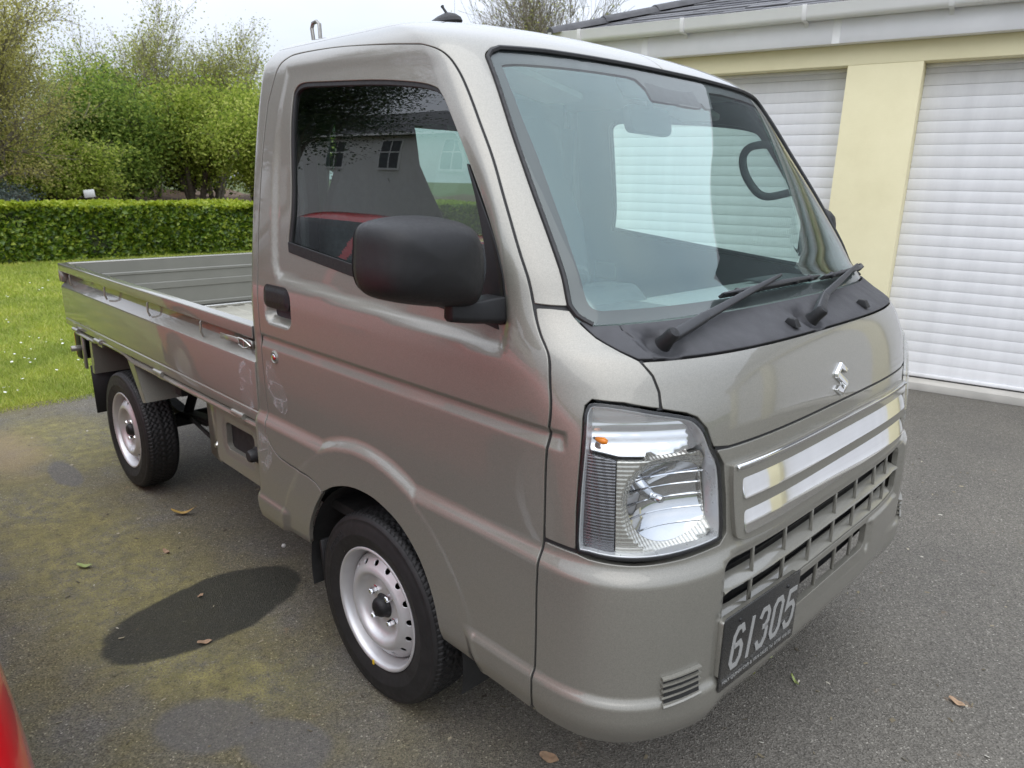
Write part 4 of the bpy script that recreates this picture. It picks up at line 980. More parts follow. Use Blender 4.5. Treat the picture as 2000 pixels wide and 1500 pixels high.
# ------- cargo bed
BX0, BX1 = -2.545, -.552; BZ = .940; WB = .7375
def gate_prof(sy):
    o = [(.7375, .648), (.7375, .676), (.7345, .679), (.7345, .684), (.7375, .687), (.7375, .824), (.7360, .831), (.7120, .858), (.7085, .866), (.7085, .899), (.7375, .902), (.7385, .906), (.7385, .937), (.736, .940), (.702, .940), (.700, .936), (.696, .905), (.694, .900), (.694, .660), (.700, .648)]
    return [(sy*a_, b_) for a_, b_ in o]
def bed_rail(s_):
    side = MB(); side.prism(gate_prof(s_), BX0+.004, BX1, 'x'); root = side.build('side_gate', M['bedpaint'], truck, .0018, 2, 22)
    # end folds: the face turns in at both ends
    for x_ in (BX1-.010, BX0+.012):
        pass
    m_ = MB(); m_.box((BX1+.0022, s_*.719, .917), (.004, .036, .044)); m_.build('rail_end_cap', M['rubber'], root, .002, 1)
    for hx in (-2.385, -1.892, -1.402, -.927):
        h_ = MB(); h_.tube([(hx, s_*.722, .9005), (hx, s_*.731, .8995), (hx, s_*.7345, .894), (hx, s_*.7345, .862), (hx, s_*.728, .846)], .0036, 8); h_.build('rope_hook', M['bedpaint'], root)
    l_ = MB(); l_.add([(-.775, s_*.738, .886), (-.640, s_*.744, .892), (-.632, s_*.744, .874), (-.775, s_*.738, .866), (-.775, s_*.734, .886), (-.640, s_*.739, .892), (-.632, s_*.739, .874), (-.775, s_*.734, .866)], [(0, 1, 2, 3), (4, 5, 6, 7), (0, 1, 5, 4), (1, 2, 6, 5), (2, 3, 7, 6), (3, 0, 4, 7)])
    lt = l_.build('gate_latch', M['bedpaint'], root, .0015, 1)
    q2 = MB(); q2.tube([(-.640, s_*.741, .891), (-.60, s_*.745, .893), (-.575, s_*.745, .888), (-.562, s_*.742, .880), (-.575, s_*.745, .872), (-.60, s_*.745, .868), (-.638, s_*.741, .872)], .0028, 6); q2.tube([(-.60, s_*.744, .893), (-.60, s_*.744, .868)], .002, 6); q2.build('latch_wire', M['zinc'], lt)
    q2 = MB(); q2.box((-.59, s_*.728, .880), (.045, .016, .026)); q2.build('latch_block', M['galv'], lt, .003, 1)
    for hx in (-2.40, -2.075, -1.365, -.70):
        q2 = MB(); q2.tube([(hx-.028, s_*.738, .641), (hx+.028, s_*.738, .641)], .0085, 10); q2.tube([(hx+.030, s_*.738, .641), (hx+.055, s_*.738, .641)], .0105, 10); q2.box((hx, s_*.734, .655), (.05, .008, .03)); q2.box((hx+.02, s_*.730, .628), (.06, .010, .022)); q2.build('gate_hinge', M['bedpaint'], root)
    return root
gR = bed_rail(-1); gL = bed_rail(1)
gR['label'] = 'right drop side of the cargo bed with rope hooks'; gL['label'] = 'left drop side of the cargo bed on the garage side'
tg = MB(); tg.prism([(-.012, .648), (-.012, .826), (.004, .838), (.018, .862), (.018, .9), (-.012, .904), (-.012, .940), (.030, .940), (.032, .936), (.032, .900), (.028, .896), (.028, .868), (.033, .862), (.033, .842), (.028, .836), (.028, .70), (.036, .690), (.036, .672), (.028, .664), (.028, .648)], -.698, .698, 'y')
tail = tg.build('tailgate', M['bedpaint'], truck, .0018, 2, 22); tail.location = (BX0, 0, 0)
q2 = MB(); q2.box((BX0+.0345, 0, .800), (.004, 1.39, .262)); ti = q2.build('tailgate_inner', M['bed_inner'], tail); ti.location = (-BX0, 0, 0)
for zz_, hh_ in ((.872, .010), (.800, .030), (.690, .016)):
    q2 = MB(); q2.prism([(.0365, zz_-hh_/2-.004), (.041, zz_-hh_/2), (.041, zz_+hh_/2), (.0365, zz_+hh_/2+.004)], -.69, .69, 'y'); q2.build('tailgate_rib', M['bed_inner'], tail)
for s_ in (-1, 1):
    q2 = MB(); q2.box((BX0+.006, s_*.718, .875), (.030, .034, .05)); q2.box((BX0-.010, s_*.722, .88), (.006, .03, .06)); q2.build('tailgate_catch', M['bedpaint'], truck, .003, 1)
    q2 = MB(); q2.box(((BX0+BX1)/2, s_*.6925, .775), (BX1-BX0-.08, .003, .20)); q2.build('gate_lining', M['bed_inner'], truck)
fl = MB(); fl.box(((BX0+BX1)/2, 0, .652), (BX1-BX0-.02, 1.40, .012)); bf = fl.build('bed_floor', M['bed_floor'], truck)
for k_ in range(14):
    q2 = MB(); q2.prism([(-.020, .658), (-.012, .6635), (.012, .6635), (.020, .658)], BX0+.06, BX1-.04, 'x'); o_ = q2.build('floor_rib', M['bed_floor'], bf); o_.location = (0, -.65+.1*k_, 0)
q2 = MB(); q2.box((BX0+.052, 0, .668), (.022, 1.38, .018)); q2.build('floor_sill', M['zinc'], bf, .003, 1)
hb3 = MB(); hb3.box((BX1+.008, 0, .80), (.016, 1.40, .29)); hb3.build('bed_headboard', M['bed_inner'], truck, .003, 1)
# guard hoop behind the cab with rope hooks on top
gh = MB()
for s_ in (-1, 1): gh.tube([(-.590, s_*.56, .80), (-.590, s_*.56, 1.55), (-.590, s_*.53, 1.68), (-.590, s_*.46, 1.722), (-.590, 0, 1.735)], .013, 8)
ghb = gh.build('guard_hoop', M['bedpaint'], truck)
for s_ in (-1, 1):
    q2 = MB(); q2.tube([(-.622, s_*.45, 1.735), (-.630, s_*.45, 1.775), (-.622, s_*.45, 1.788), (-.602, s_*.45, 1.790), (-.588, s_*.45, 1.782), (-.585, s_*.45, 1.735)], .0055, 8); q2.build('rope_hook', M['galv'], ghb)
# sub frame, under-bed rail with arch over the rear wheel
for s_ in (-1, 1):
    q2 = MB(); q2.tube([(-.56, s_*.728, .628), (-1.40, s_*.728, .628), (-1.66, s_*.728, .626), (-1.74, s_*.728, .640), (-1.80, s_*.728, .645), (-1.98, s_*.728, .645), (-2.06, s_*.728, .636), (-2.14, s_*.728, .626), (-2.40, s_*.728, .626)], .011, 8); q2.box((-1.10, s_*.70, .628), (1.1, .05, .03)); q2.build('bed_side_rail', M['bedpaint'], truck)
    # wheel arch: front apron with flange, rear flange
    fa = MB(); A_ = [(-1.735, .628), (-1.600, .468)]
    fa.add([(-1.735, s_*.728, .628), (-1.600, s_*.728, .462), (-1.565, s_*.728, .470), (-1.665, s_*.728, .628)], [(0, 1, 2, 3)])
    fa.add([(-1.565, s_*.727, .470), (-1.665, s_*.727, .628), (-1.665, s_*.45, .628), (-1.565, s_*.45, .470)], [(0, 1, 2, 3)])
    fa.add([(-1.600, s_*.727, .462), (-1.735, s_*.727, .628), (-1.735, s_*.45, .628), (-1.600, s_*.45, .462)], [(0, 1, 2, 3)])
    fa.add([(-1.565, s_*.727, .470), (-1.565, s_*.45, .470), (-1.600, s_*.45, .462), (-1.600, s_*.727, .462)], [(0, 1, 2, 3)])
    wa = fa.build('wheel_arch_apron', M['bedpaint'], truck)
    for k_ in range(4):
        h_ = MB(); h_.lathe([(.0001, .0015), (.006, .0015), (.006, 0)], 10, (0, 0, 0), 'z'); o_ = h_.build('apron_bolt', M['dark'], wa); o_.location = (-1.585+.002, s_*(.69-.05*k_), .495); o_.rotation_euler = (0, math.radians(58), 0)
    ra = MB(); ra.add([(-2.20, s_*.728, .628), (-2.235, s_*.728, .628), (-2.245, s_*.728, .460), (-2.215, s_*.728, .460)], [(0, 1, 2, 3)]); ra.add([(-2.20, s_*.727, .628), (-2.20, s_*.45, .628), (-2.215, s_*.45, .460), (-2.215, s_*.727, .460)], [(0, 1, 2, 3)]); ra.build('wheel_arch_flange', M['bedpaint'], truck)
    q2 = MB(); q2.box((-2.262, s_*.60, .375), (.008, .26, .23), Matrix.Rotation(math.radians(-3), 3, 'Y')); q2.build('rear_mud_flap', M['black_plastic'], truck, .003, 1)
    q2 = MB(); q2.box((-2.47, s_*.66, .55), (.07, .12, .13)); tl = q2.build('tail_lamp', M['black_plastic'], truck, .01, 2)
    q2 = MB(); q2.box((-2.512, s_*.66, .55), (.016, .115, .115)); q2.build('tail_lens', M['red_lens'], tl, .006, 2)
    q2 = MB(); q2.box((-2.39, s_*.715, .535), (.028, .012, .17)); q2.tube([(-2.43, s_*.70, .545), (-2.43, s_*.76, .545)], .014, 8); q2.build('lamp_bracket', M['bedpaint'], truck, .002, 1)
    q2 = MB(); q2.box((-1.48, s_*.33, .515), (1.95, .055, .10)); q2.build('chassis_rail', M['dark'], truck)
    q2 = MB(); pts = [(-2.40, .42), (-2.2, .335), (-1.905, .30), (-1.6, .335), (-1.38, .42)]
    for dz in (0, -.012, -.024):
        for (xa_, za_), (xb_, zb_) in zip(pts[:-1], pts[1:]): q2.bar((xa_, s_*.46, za_+dz), (xb_, s_*.46, zb_+dz), .05, .009)
    q2.build('leaf_spring', M['dark'], truck)
    q2 = MB(); q2.tube([(-1.86, s_*.46, .30), (-1.78, s_*.40, .56)], .022, 10); q2.build('shock_absorber', M['dark'], truck)
q2 = MB(); q2.box((-1.55, 0, .615), (1.95, 1.38, .035)); q2.box((-1.0, 0, .56), (.06, 1.3, .08)); q2.box((-1.42, 0, .56), (.06, 1.3, .08)); q2.box((-2.3, 0, .56), (.06, 1.3, .08)); q2.build('bed_underframe', M['dark'], truck)
q2 = MB(); q2.tube([(-1.905, -.58, .262), (-1.905, .58, .262)], .032, 12); q2.lathe([(.0001, -.11), (.07, -.10), (.11, -.04), (.11, .04), (.07, .10), (.0001, .11)], 20, (-1.905, .05, .262)); q2.build('rear_axle', M['dark'], truck)
q2 = MB(); q2.tube([(-1.82, .05, .27), (-.55, .05, .36)], .028, 10); q2.build('propeller_shaft', M['dark'], truck)
q2 = MB(); q2.tube([(-.60, -.28, .34), (-1.45, -.30, .36), (-1.62, -.30, .43)], .022, 8); q2.tube([(-1.25, -.30, .36), (-1.62, -.30, .37)], .055, 12); q2.build('exhaust_pipe', M['galv'], truck)
q2 = MB(); q2.box((-1.02, .38, .45), (.52, .42, .20)); q2.build('fuel_tank', M['dark'], truck, .03, 2)
q2 = MB(); q2.tube([(-1.08, -.60, .345), (-1.72, -.50, .315)], .008, 6); q2.build('brake_cable', M['dark'], truck)
# service box panel between cab and rear wheel
sp_o = [(-.955, .425), (-.945, .404), (-.60, .398), (-.575, .41), (-.572, .628), (-.94, .622)]; sp_h = rrect(-.885, -.675, .462, .560, .02, 4)
fnp = lambda q, t: np.stack([q, -.700+0*q-.004*ss(.0, .02, sdf(np.stack([np.ravel(q), np.ravel(t)], 1), np.array(sp_h))).reshape(np.shape(q)), t], -1)
box_me = surf_panel('sbp', fnp, sp_o, [sp_h], .012, [], .02, flip=False)
bp_ = link('service_panel', box_me, M['bedpaint'], truck)
q2 = MB(); q2.box((-.78, -.60, .50), (.36, .16, .18)); q2.build('service_box', M['dark'], bp_)
q2 = MB(); q2.lathe([(.0001, -.028), (.016, -.028), (.020, -.022), (.022, -.004), (.028, 0)], 18, (-.655, -.705, .505)); q2.build('filler_knob', M['rubber'], bp_)
q2 = MB(); q2.lathe([(.0001, -.012), (.009, -.012), (.011, -.006), (.016, -.002), (.020, 0)], 18, (-.615, -.704, .430)); q2.build('panel_bolt', M['zinc'], bp_)
q2 = MB(); br = [(-1.17, .60), (-1.045, .60), (-1.040, .38), (-1.085, .335), (-1.165, .35)]
q2.prism(br, -.645, -.636, 'y'); q2.build('frame_bracket', M['bedpaint'], truck, .002, 1)
q2 = MB(); q2.lathe([(.0001, -.010), (.008, -.010), (.010, -.004), (.014, 0)], 12, (-1.10, -.645, .40)); q2.build('bracket_bolt', M['zinc'], truck)
# protective film patches left on the paint
M['film'] = None
def mat_film():
    m = bpy.data.materials.new('clear_film'); m.use_nodes = True; t = m.node_tree; t.nodes.clear(); o = t.nodes.new('ShaderNodeOutputMaterial')
    tr = N(t, 'BsdfTransparent'); g_ = N(t, 'BsdfPrincipled', Roughness=.12); g_.inputs['Base Color'].default_value = (.75, .75, .78, 1); mx_ = t.nodes.new('ShaderNodeMixShader')
    co = obj_co(t); nz_ = noise(t, co, 9, 2.5, .5, 2.2); bp2 = N(t, 'Bump', Strength=.35, Distance=.01); L(t, nz_, bp2.inputs['Height']); L(t, bp2.outputs[0], g_.inputs['Normal'])
    rg = ramp(t, nz_, [(.38, .03), (.47, .06), (.50, .26), (.53, .06), (.62, .03)]); L(t, rg.outputs[0], mx_.inputs[0]); L(t, tr.outputs[0], mx_.inputs[1]); L(t, g_.outputs[0], mx_.inputs[2]); L(t, mx_.outputs[0], o.inputs[0]); return m
M['film'] = mat_film()
fo = catmull([(1.94, .845), (1.915, .85), (1.895, .83), (1.86, .80), (1.835, .77), (1.83, .735), (1.85, .712), (1.89, .715), (1.93, .745), (1.945, .79)], 4, True)
link('protective_film', surf_panel('film', lambda q, t: cabS(q, t, .0012), fo, [], .012, [], 0, flip=True), M['film'], doorR)
f2 = catmull([(1.945, .62), (1.99, .64), (2.0, .56), (1.97, .50), (1.93, .54), (1.915, .575)], 4, True)
link('protective_film', surf_panel('film', lambda q, t: cabS(q, t, .0012), f2, [], .012, [], 0, flip=True), M['film'], cab)
q2 = MB(); q2.add([(-.66, -.7385, .70), (-.66, -.7385, .81), (-.62, -.7385, .825), (-.575, -.7385, .80), (-.57, -.7385, .69), (-.61, -.7385, .665)], [(0, 1, 2, 3, 4, 5)]); q2.build('protective_film', M['film'], gR)
# ================================================================== the setting
def mat_asphalt():
    m, t, b = new_mat('asphalt_drive'); co = obj_co(t)
    sep = t.nodes.new('ShaderNodeSeparateXYZ'); L(t, co, sep.inputs[0]); X, Y = sep.outputs[0], sep.outputs[1]
    agg = N(t, 'TexVoronoi', Scale=240.0); L(t, co, agg.inputs['Vector'])
    stone = ramp(t, agg.outputs['Color'], [(.0, (.075, .069, .060)), (.45, (.138, .129, .113)), (.85, (.205, .192, .169)), (1.0, (.44, .42, .37))])
    big = noise(t, co, 1.3, 5, .6); tint = ramp(t, big, [(.3, (.86, .86, .86)), (.7, (1.12, 1.11, 1.08))])
    c = mixc(t, 1.0, stone.outputs[0], tint.outputs[0], 'MULTIPLY')
    # thin algae and moss film on the shaded left of the drive, strongest in a drift beside the truck
    def lin(v, a, bb):
        n = t.nodes.new('ShaderNodeMapRange'); n.clamp = True; n.interpolation_type = 'SMOOTHSTEP'; L(t, v, n.inputs[0]); n.inputs[1].default_value = a; n.inputs[2].default_value = bb; return n.outputs[0]
    def dist_to(cx, cy, sx, sy, rot=0.0):
        dx = math_(t, 'SUBTRACT', X, cx); dy = math_(t, 'SUBTRACT', Y, cy); cr_, sr_ = math.cos(rot), math.sin(rot)
        u = math_(t, 'DIVIDE', math_(t, 'ADD', math_(t, 'MULTIPLY', dx, cr_), math_(t, 'MULTIPLY', dy, sr_)), sx)
        v = math_(t, 'DIVIDE', math_(t, 'SUBTRACT', math_(t, 'MULTIPLY', dy, cr_), math_(t, 'MULTIPLY', dx, sr_)), sy)
        return math_(t, 'SQRT', math_(t, 'ADD', math_(t, 'MULTIPLY', u, u), math_(t, 'MULTIPLY', v, v)))
    wob = math_(t, 'MULTIPLY', math_(t, 'SUBTRACT', noise(t, co, 6.0, 5, .6), .5), .9)
    wob2 = math_(t, 'MULTIPLY', math_(t, 'SUBTRACT', noise(t, co, 11.0, 4, .6), .5), .35)
    area = math_(t, 'MULTIPLY', lin(Y, -.15, -.95), lin(X, .95, -.2))
    film = math_(t, 'MULTIPLY', area, lin(noise(t, co, 3.2, 6, .65), .30, .66))
    c = mixc(t, math_(t, 'MULTIPLY', film, .75), c, mixc(t, 1.0, stone.outputs[0], (1.12, 1.02, .50), 'MULTIPLY'))
    m1 = math_(t, 'SUBTRACT', 1.0, lin(math_(t, 'ADD', dist_to(-1.35, -1.05, 1.25, .30, .06), wob), .35, 1.25))
    m2 = math_(t, 'SUBTRACT', 1.0, lin(math_(t, 'ADD', dist_to(-.42, -1.02, .42, .16, .5), wob), .3, 1.2))
    m3 = math_(t, 'SUBTRACT', 1.0, lin(math_(t, 'ADD', dist_to(-2.7, -.75, .75, .34, .2), wob), .3, 1.2))
    moss = math_(t, 'MAXIMUM', math_(t, 'MAXIMUM', m1, m2), m3)
    moss = math_(t, 'MULTIPLY', math_(t, 'MULTIPLY', moss, lin(noise(t, co, 26.0, 6, .75), .32, .60)), lin(noise(t, co, 170.0, 2, .6), .25, .6))
    mc = ramp(t, noise(t, co, 14, 4), [(.3, (.19, .175, .070)), (.7, (.35, .315, .120))])
    c = mixc(t, math_(t, 'MULTIPLY', moss, .9), c, mc.outputs[0])
    # brown leaf dirt
    dirt = math_(t, 'MULTIPLY', lin(noise(t, co, 7.5, 5, .7), .63, .76), lin(noise(t, co, 60.0, 3, .6), .35, .6))
    c = mixc(t, math_(t, 'MULTIPLY', dirt, .6), c, (.27, .18, .11))
    straw = math_(t, 'SUBTRACT', 1.0, lin(math_(t, 'ADD', dist_to(-2.75, -1.05, .55, .22), wob), .2, 1.1))
    c = mixc(t, math_(t, 'MULTIPLY', straw, .5), c, (.36, .27, .16))
    # cleaner grey patches where cars stood
    for px_, py_, sx_, sy_, ro_ in ((-.20, -1.10, .15, .10, .7), (0.0, -.99, .13, .09, .4), (-2.25, -.90, .20, .06, 0)):
        k_ = math_(t, 'SUBTRACT', 1.0, lin(math_(t, 'ADD', dist_to(px_, py_, sx_, sy_, ro_), wob2), .8, 1.1)); c = mixc(t, math_(t, 'MULTIPLY', k_, .85), c, mixc(t, .5, stone.outputs[0], (.135, .130, .125)))
    # dark fluid stain with a clean edge
    st = dist_to(-.705, -.88, .185, .355, .10)
    st = math_(t, 'ADD', st, math_(t, 'MULTIPLY', math_(t, 'SUBTRACT', noise(t, co, 4.5, 5, .5), .5), .5))
    stain = math_(t, 'SUBTRACT', 1.0, lin(st, .93, 1.03))
    c = mixc(t, math_(t, 'MULTIPLY', stain, .93), c, mixc(t, 1.0, stone.outputs[0], (.21, .22, .185), 'MULTIPLY'))
    L(t, c, b.inputs['Base Color'])
    rr = math_(t, 'SUBTRACT', .93, math_(t, 'MULTIPLY', stain, .30)); L(t, rr, b.inputs['Roughness']); b.inputs['Specular IOR Level'].default_value = .35
    h = math_(t, 'ADD', agg.outputs['Distance'], math_(t, 'MULTIPLY', noise(t, co, 500, 2), .6)); bump(t, b, h, .75, .006)
    return m
def mat_ground(name, c0, c1, scale):
    m, t, b = new_mat(name); co = obj_co(t); r = ramp(t, noise(t, co, scale, 6, .65), [(.3, c0), (.7, c1)]); L(t, r.outputs[0], b.inputs['Base Color']); b.inputs['Roughness'].default_value = .95
    bump(t, b, noise(t, co, 40, 4), .6, .03); return m
M['asphalt'] = mat_asphalt(); M['soil'] = mat_ground('lawn_soil', (.15, .20, .03), (.25, .30, .05), 9); M['field'] = mat_ground('field_grass', (.05, .075, .02), (.09, .11, .03), 2); M['earth'] = mat_ground('leaf_litter', (.05, .032, .018), (.13, .08, .045), 6)
tag(link('ground', flat_mesh('ground', [(-320, -320, -.03), (320, -320, -.03), (320, 320, -.03), (-320, 320, -.03)], [(0, 1, 2, 3)]), M['field']), kind='structure')
dv = [(-3.56, -14, 0), (16, -14, 0), (16, 11, 0), (-3.2, 11, 0)]
edge = [(-3.56+.04*math.sin(y*3.1)+.02*math.sin(y*9.7), y, 0) for y in np.linspace(11, -14, 110)]
drive = link('driveway', flat_mesh('drive', [(16, -14, 0), (16, 11, 0)]+edge, [tuple(range(112))]), M['asphalt']); tag(drive, kind='structure')
lawn_me = flat_mesh('lawn', [(-11.9, -16, -.012), (-3.2, -16, -.012), (-3.2, 22, -.012), (-11.9, 22, -.012)], [(0, 1, 2, 3)])
tag(link('lawn', lawn_me, M['soil']), kind='structure')
# earth bank beyond the hedge
nx, ny = 30, 60; gx = np.linspace(-30, -13.0, nx); gy = np.linspace(-14, 26, ny); A, B = np.meshgrid(gx, gy, indexing='ij')
Z = .02+.75*ss(-13.5, -17, A)*(0.75+.35*np.sin(B*.7)*np.cos(A*.4))+.10*np.sin(A*2.1+B*1.7)*ss(-13, -15, A)
bank = fast_mesh('bank', np.stack([A, B, Z], -1).reshape(-1, 3), [(i*ny+j, (i+1)*ny+j, (i+1)*ny+j+1, i*ny+j+1) for i in range(nx-1) for j in range(ny-1)], True)
tag(link('earth_bank', bank, M['earth']), kind='structure')
# ------- grass, daisies
def leaf_mat(name, stops, trans=.35, rough=.55, spec=.3):
    m = bpy.data.materials.new(name); m.use_nodes = True; t = m.node_tree; t.nodes.clear(); o = t.nodes.new('ShaderNodeOutputMaterial')
    g = t.nodes.new('ShaderNodeNewGeometry'); r = ramp(t, g.outputs['Random Per Island'], stops)
    b = t.nodes.new('ShaderNodeBsdfPrincipled'); b.inputs['Roughness'].default_value = rough; b.inputs['Specular IOR Level'].default_value = spec; L(t, r.outputs[0], b.inputs['Base Color'])
    tr = t.nodes.new('ShaderNodeBsdfTranslucent'); L(t, r.outputs[0], tr.inputs[0]); mx_ = t.nodes.new('ShaderNodeMixShader'); mx_.inputs[0].default_value = trans
    L(t, b.outputs[0], mx_.inputs[1]); L(t, tr.outputs[0], mx_.inputs[2]); L(t, mx_.outputs[0], o.inputs[0]); return m
def grass_mat(name, stops, trans):
    m = leaf_mat(name, stops, trans); t = m.node_tree; rmp = next(n for n in t.nodes if n.type == 'VALTORGB'); co = obj_co(t)
    pt = ramp(t, noise(t, co, 1.6, 5, .65), [(.3, (.62, .70, .70)), (.55, (1, 1, 1)), (.75, (1.18, 1.08, .95))]); c = mixc(t, 1.0, rmp.outputs[0], pt.outputs[0], 'MULTIPLY')
    for n in t.nodes:
        if n.type == 'BSDF_PRINCIPLED': L(t, c, n.inputs['Base Color'])
        if n.type == 'BSDF_TRANSLUCENT': L(t, c, n.inputs[0])
    return m
M['grass'] = grass_mat('grass_blades', [(0, (.24, .30, .04)), (.45, (.36, .43, .065)), (.8, (.46, .50, .10)), (1, (.55, .52, .2))], .35)
def blades(n, xr, yr, hmin, hmax, wd):
    x = RNG.uniform(*xr, n); y = RNG.uniform(*yr, n); a = RNG.uniform(0, 2*np.pi, n); h = RNG.uniform(hmin, hmax, n); le = RNG.normal(0, .6, (n, 2))*h[:, None]
    dx, dy = np.cos(a)*wd/2, np.sin(a)*wd/2; z0 = np.full(n, -.012)
    V = np.stack([np.stack([x-dx, y-dy, z0], 1), np.stack([x+dx, y+dy, z0], 1), np.stack([x+le[:, 0], y+le[:, 1], z0+h], 1)], 1).reshape(-1, 3)
    return V, np.arange(3*n).reshape(-1, 3)
# denser near the drive where single blades show
Vs = []; Fs = []; o = 0
for n_, xr, yr, h0, h1, w_ in ((52000, (-5.2, -3.50), (-2.2, 1.2), .020, .050, .006), (60000, (-8.0, -5.2), (-2.2, 2.4), .022, .055, .009), (60000, (-11.75, -8.0), (-2, 5.6), .025, .06, .013), (60000, (-11.75, -3.6), (2.4, 13), .025, .06, .016), (30000, (-11.75, -3.6), (-9, -2), .025, .06, .016)):
    V, F = blades(n_, xr, yr, h0, h1, w_); Vs.append(V); Fs.append(F+o); o += len(V)
gr = fast_mesh('grass', np.concatenate(Vs), np.concatenate(Fs)); tag(link('lawn_grass', gr, M['grass']), 'short spring lawn grass between the driveway and the hedge', 'grass', kind='stuff')
# ragged fringe creeping on to the tarmac
V, F = blades(5000, (-3.66, -3.46), (-2.2, 1.0), .012, .035, .006); tag(link('edge_grass', fast_mesh('eg', V, F), M['grass']), 'ragged grass fringe along the driveway edge', 'grass', kind='stuff')
nd = 520; cx_ = RNG.uniform(-9.5, -3.7, nd); cy_ = RNG.uniform(-1.6, 2.6, nd); keep = (np.sin(cx_*1.3+cy_*.6)+np.sin(cy_*2.1-cx_*.5)+RNG.normal(0, .5, nd)) > .1; cx_, cy_ = cx_[keep], cy_[keep]
Vd = []; Fd = []
for i, (x_, y_) in enumerate(zip(cx_, cy_)):
    r_ = random.uniform(.006, .012); z_ = random.uniform(.028, .045); o = len(Vd); tl_ = (random.uniform(-.3, .3), random.uniform(-.3, .3))
    for k_ in range(6): a_ = k_*math.pi/3; Vd.append((x_+r_*math.cos(a_), y_+r_*math.sin(a_), z_+r_*(tl_[0]*math.cos(a_)+tl_[1]*math.sin(a_))))
    Fd.append(tuple(range(o, o+6)))
tag(link('daisies', flat_mesh('daisies', Vd, Fd), simple('daisy_white', (.75, .76, .72), .8)), 'tiny white daisies scattered through the lawn', 'daisies', kind='stuff')
# ------- foliage helpers
def leaf_cloud(P, size, flat=.0, aspect=1.7, nrm=None):
    """P (n,3) centres -> rhombic leaves with a folded midrib"""
    n = len(P); s = size*RNG.uniform(.65, 1.35, n)
    d = RNG.normal(0, 1, (n, 3)); d[:, 2] *= (1-flat); d /= np.linalg.norm(d, axis=1)[:, None]
    u = RNG.normal(0, 1, (n, 3)); 
    if nrm is not None: u = u*.55+nrm
    sd = np.cross(d, u); sd /= np.linalg.norm(sd, axis=1)[:, None]+1e-9
    up = np.cross(sd, d)
    a = P-d*(s*aspect/2)[:, None]; b = P+d*(s*aspect/2)[:, None]; c1 = P+sd*(s/2)[:, None]+up*(s*.12)[:, None]; c2 = P-sd*(s/2)[:, None]+up*(s*.12)[:, None]
    V = np.stack([a, c1, b, c2], 1).reshape(-1, 3); F = np.arange(4*n).reshape(-1, 4); return V, F
def cat_clouds(L_):
    V = []; F = []; o = 0
    for v, f in L_: V.append(v); F.append(f+o); o += len(v)
    return np.concatenate(V), np.concatenate(F)
# ------- clipped laurel hedge
M['hedge'] = leaf_mat('laurel_leaf', [(0, (.022, .055, .005)), (.35, (.075, .14, .010)), (.7, (.16, .24, .018)), (1, (.30, .36, .04))], .25, .38, .5)
M['hedge_new'] = leaf_mat('laurel_new_growth', [(0, (.22, .30, .02)), (.5, (.33, .40, .03)), (1, (.44, .48, .06))], .4, .4, .4)
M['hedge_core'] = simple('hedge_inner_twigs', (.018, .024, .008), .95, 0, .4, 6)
hg = empty('hedge', (-12.35, 4, 0)); tag(hg, 'clipped green laurel hedge with bright new growth along its top', 'hedge')
HX0, HX1, HY0, HY1, HZ = -12.85, -11.75, -6.0, 13.0, .80
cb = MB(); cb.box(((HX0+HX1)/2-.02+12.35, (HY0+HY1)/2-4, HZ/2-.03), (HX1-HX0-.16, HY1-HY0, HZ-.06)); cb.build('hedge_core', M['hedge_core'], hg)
n_ = 76000; y_ = np.where(RNG.random(n_) < .6, RNG.uniform(-2, 8.5, n_), RNG.uniform(-6, 13, n_)); z_ = RNG.uniform(.0, HZ+.02, n_); x_ = HX1-.10*RNG.random(n_)**.6+.05*np.sin(y_*1.7+z_*4)+.035*np.sin(y_*5.3)
P_ = np.stack([x_, y_, z_], 1); nr = np.tile(np.array([[.9, 0, .35]]), (n_, 1)); V, F = leaf_cloud(P_-np.array([-12.35, 4, 0]), .052, .3, 1.6, nr)
tag(link('leaves', fast_mesh('hl', V, F), M['hedge'], hg), kind='stuff')
n_ = 28000; y_ = np.where(RNG.random(n_) < .6, RNG.uniform(-2, 8.5, n_), RNG.uniform(-6, 13, n_)); x_ = RNG.uniform(HX0, HX1, n_); z_ = HZ+.03*np.sin(y_*3.3+x_*5)+RNG.normal(.03, .022, n_); V, F = leaf_cloud(np.stack([x_, y_, z_], 1)-np.array([-12.35, 4, 0]), .05, .2, 1.8)
tag(link('new_leaves', fast_mesh('hn', V, F), M['hedge_new'], hg), kind='stuff')
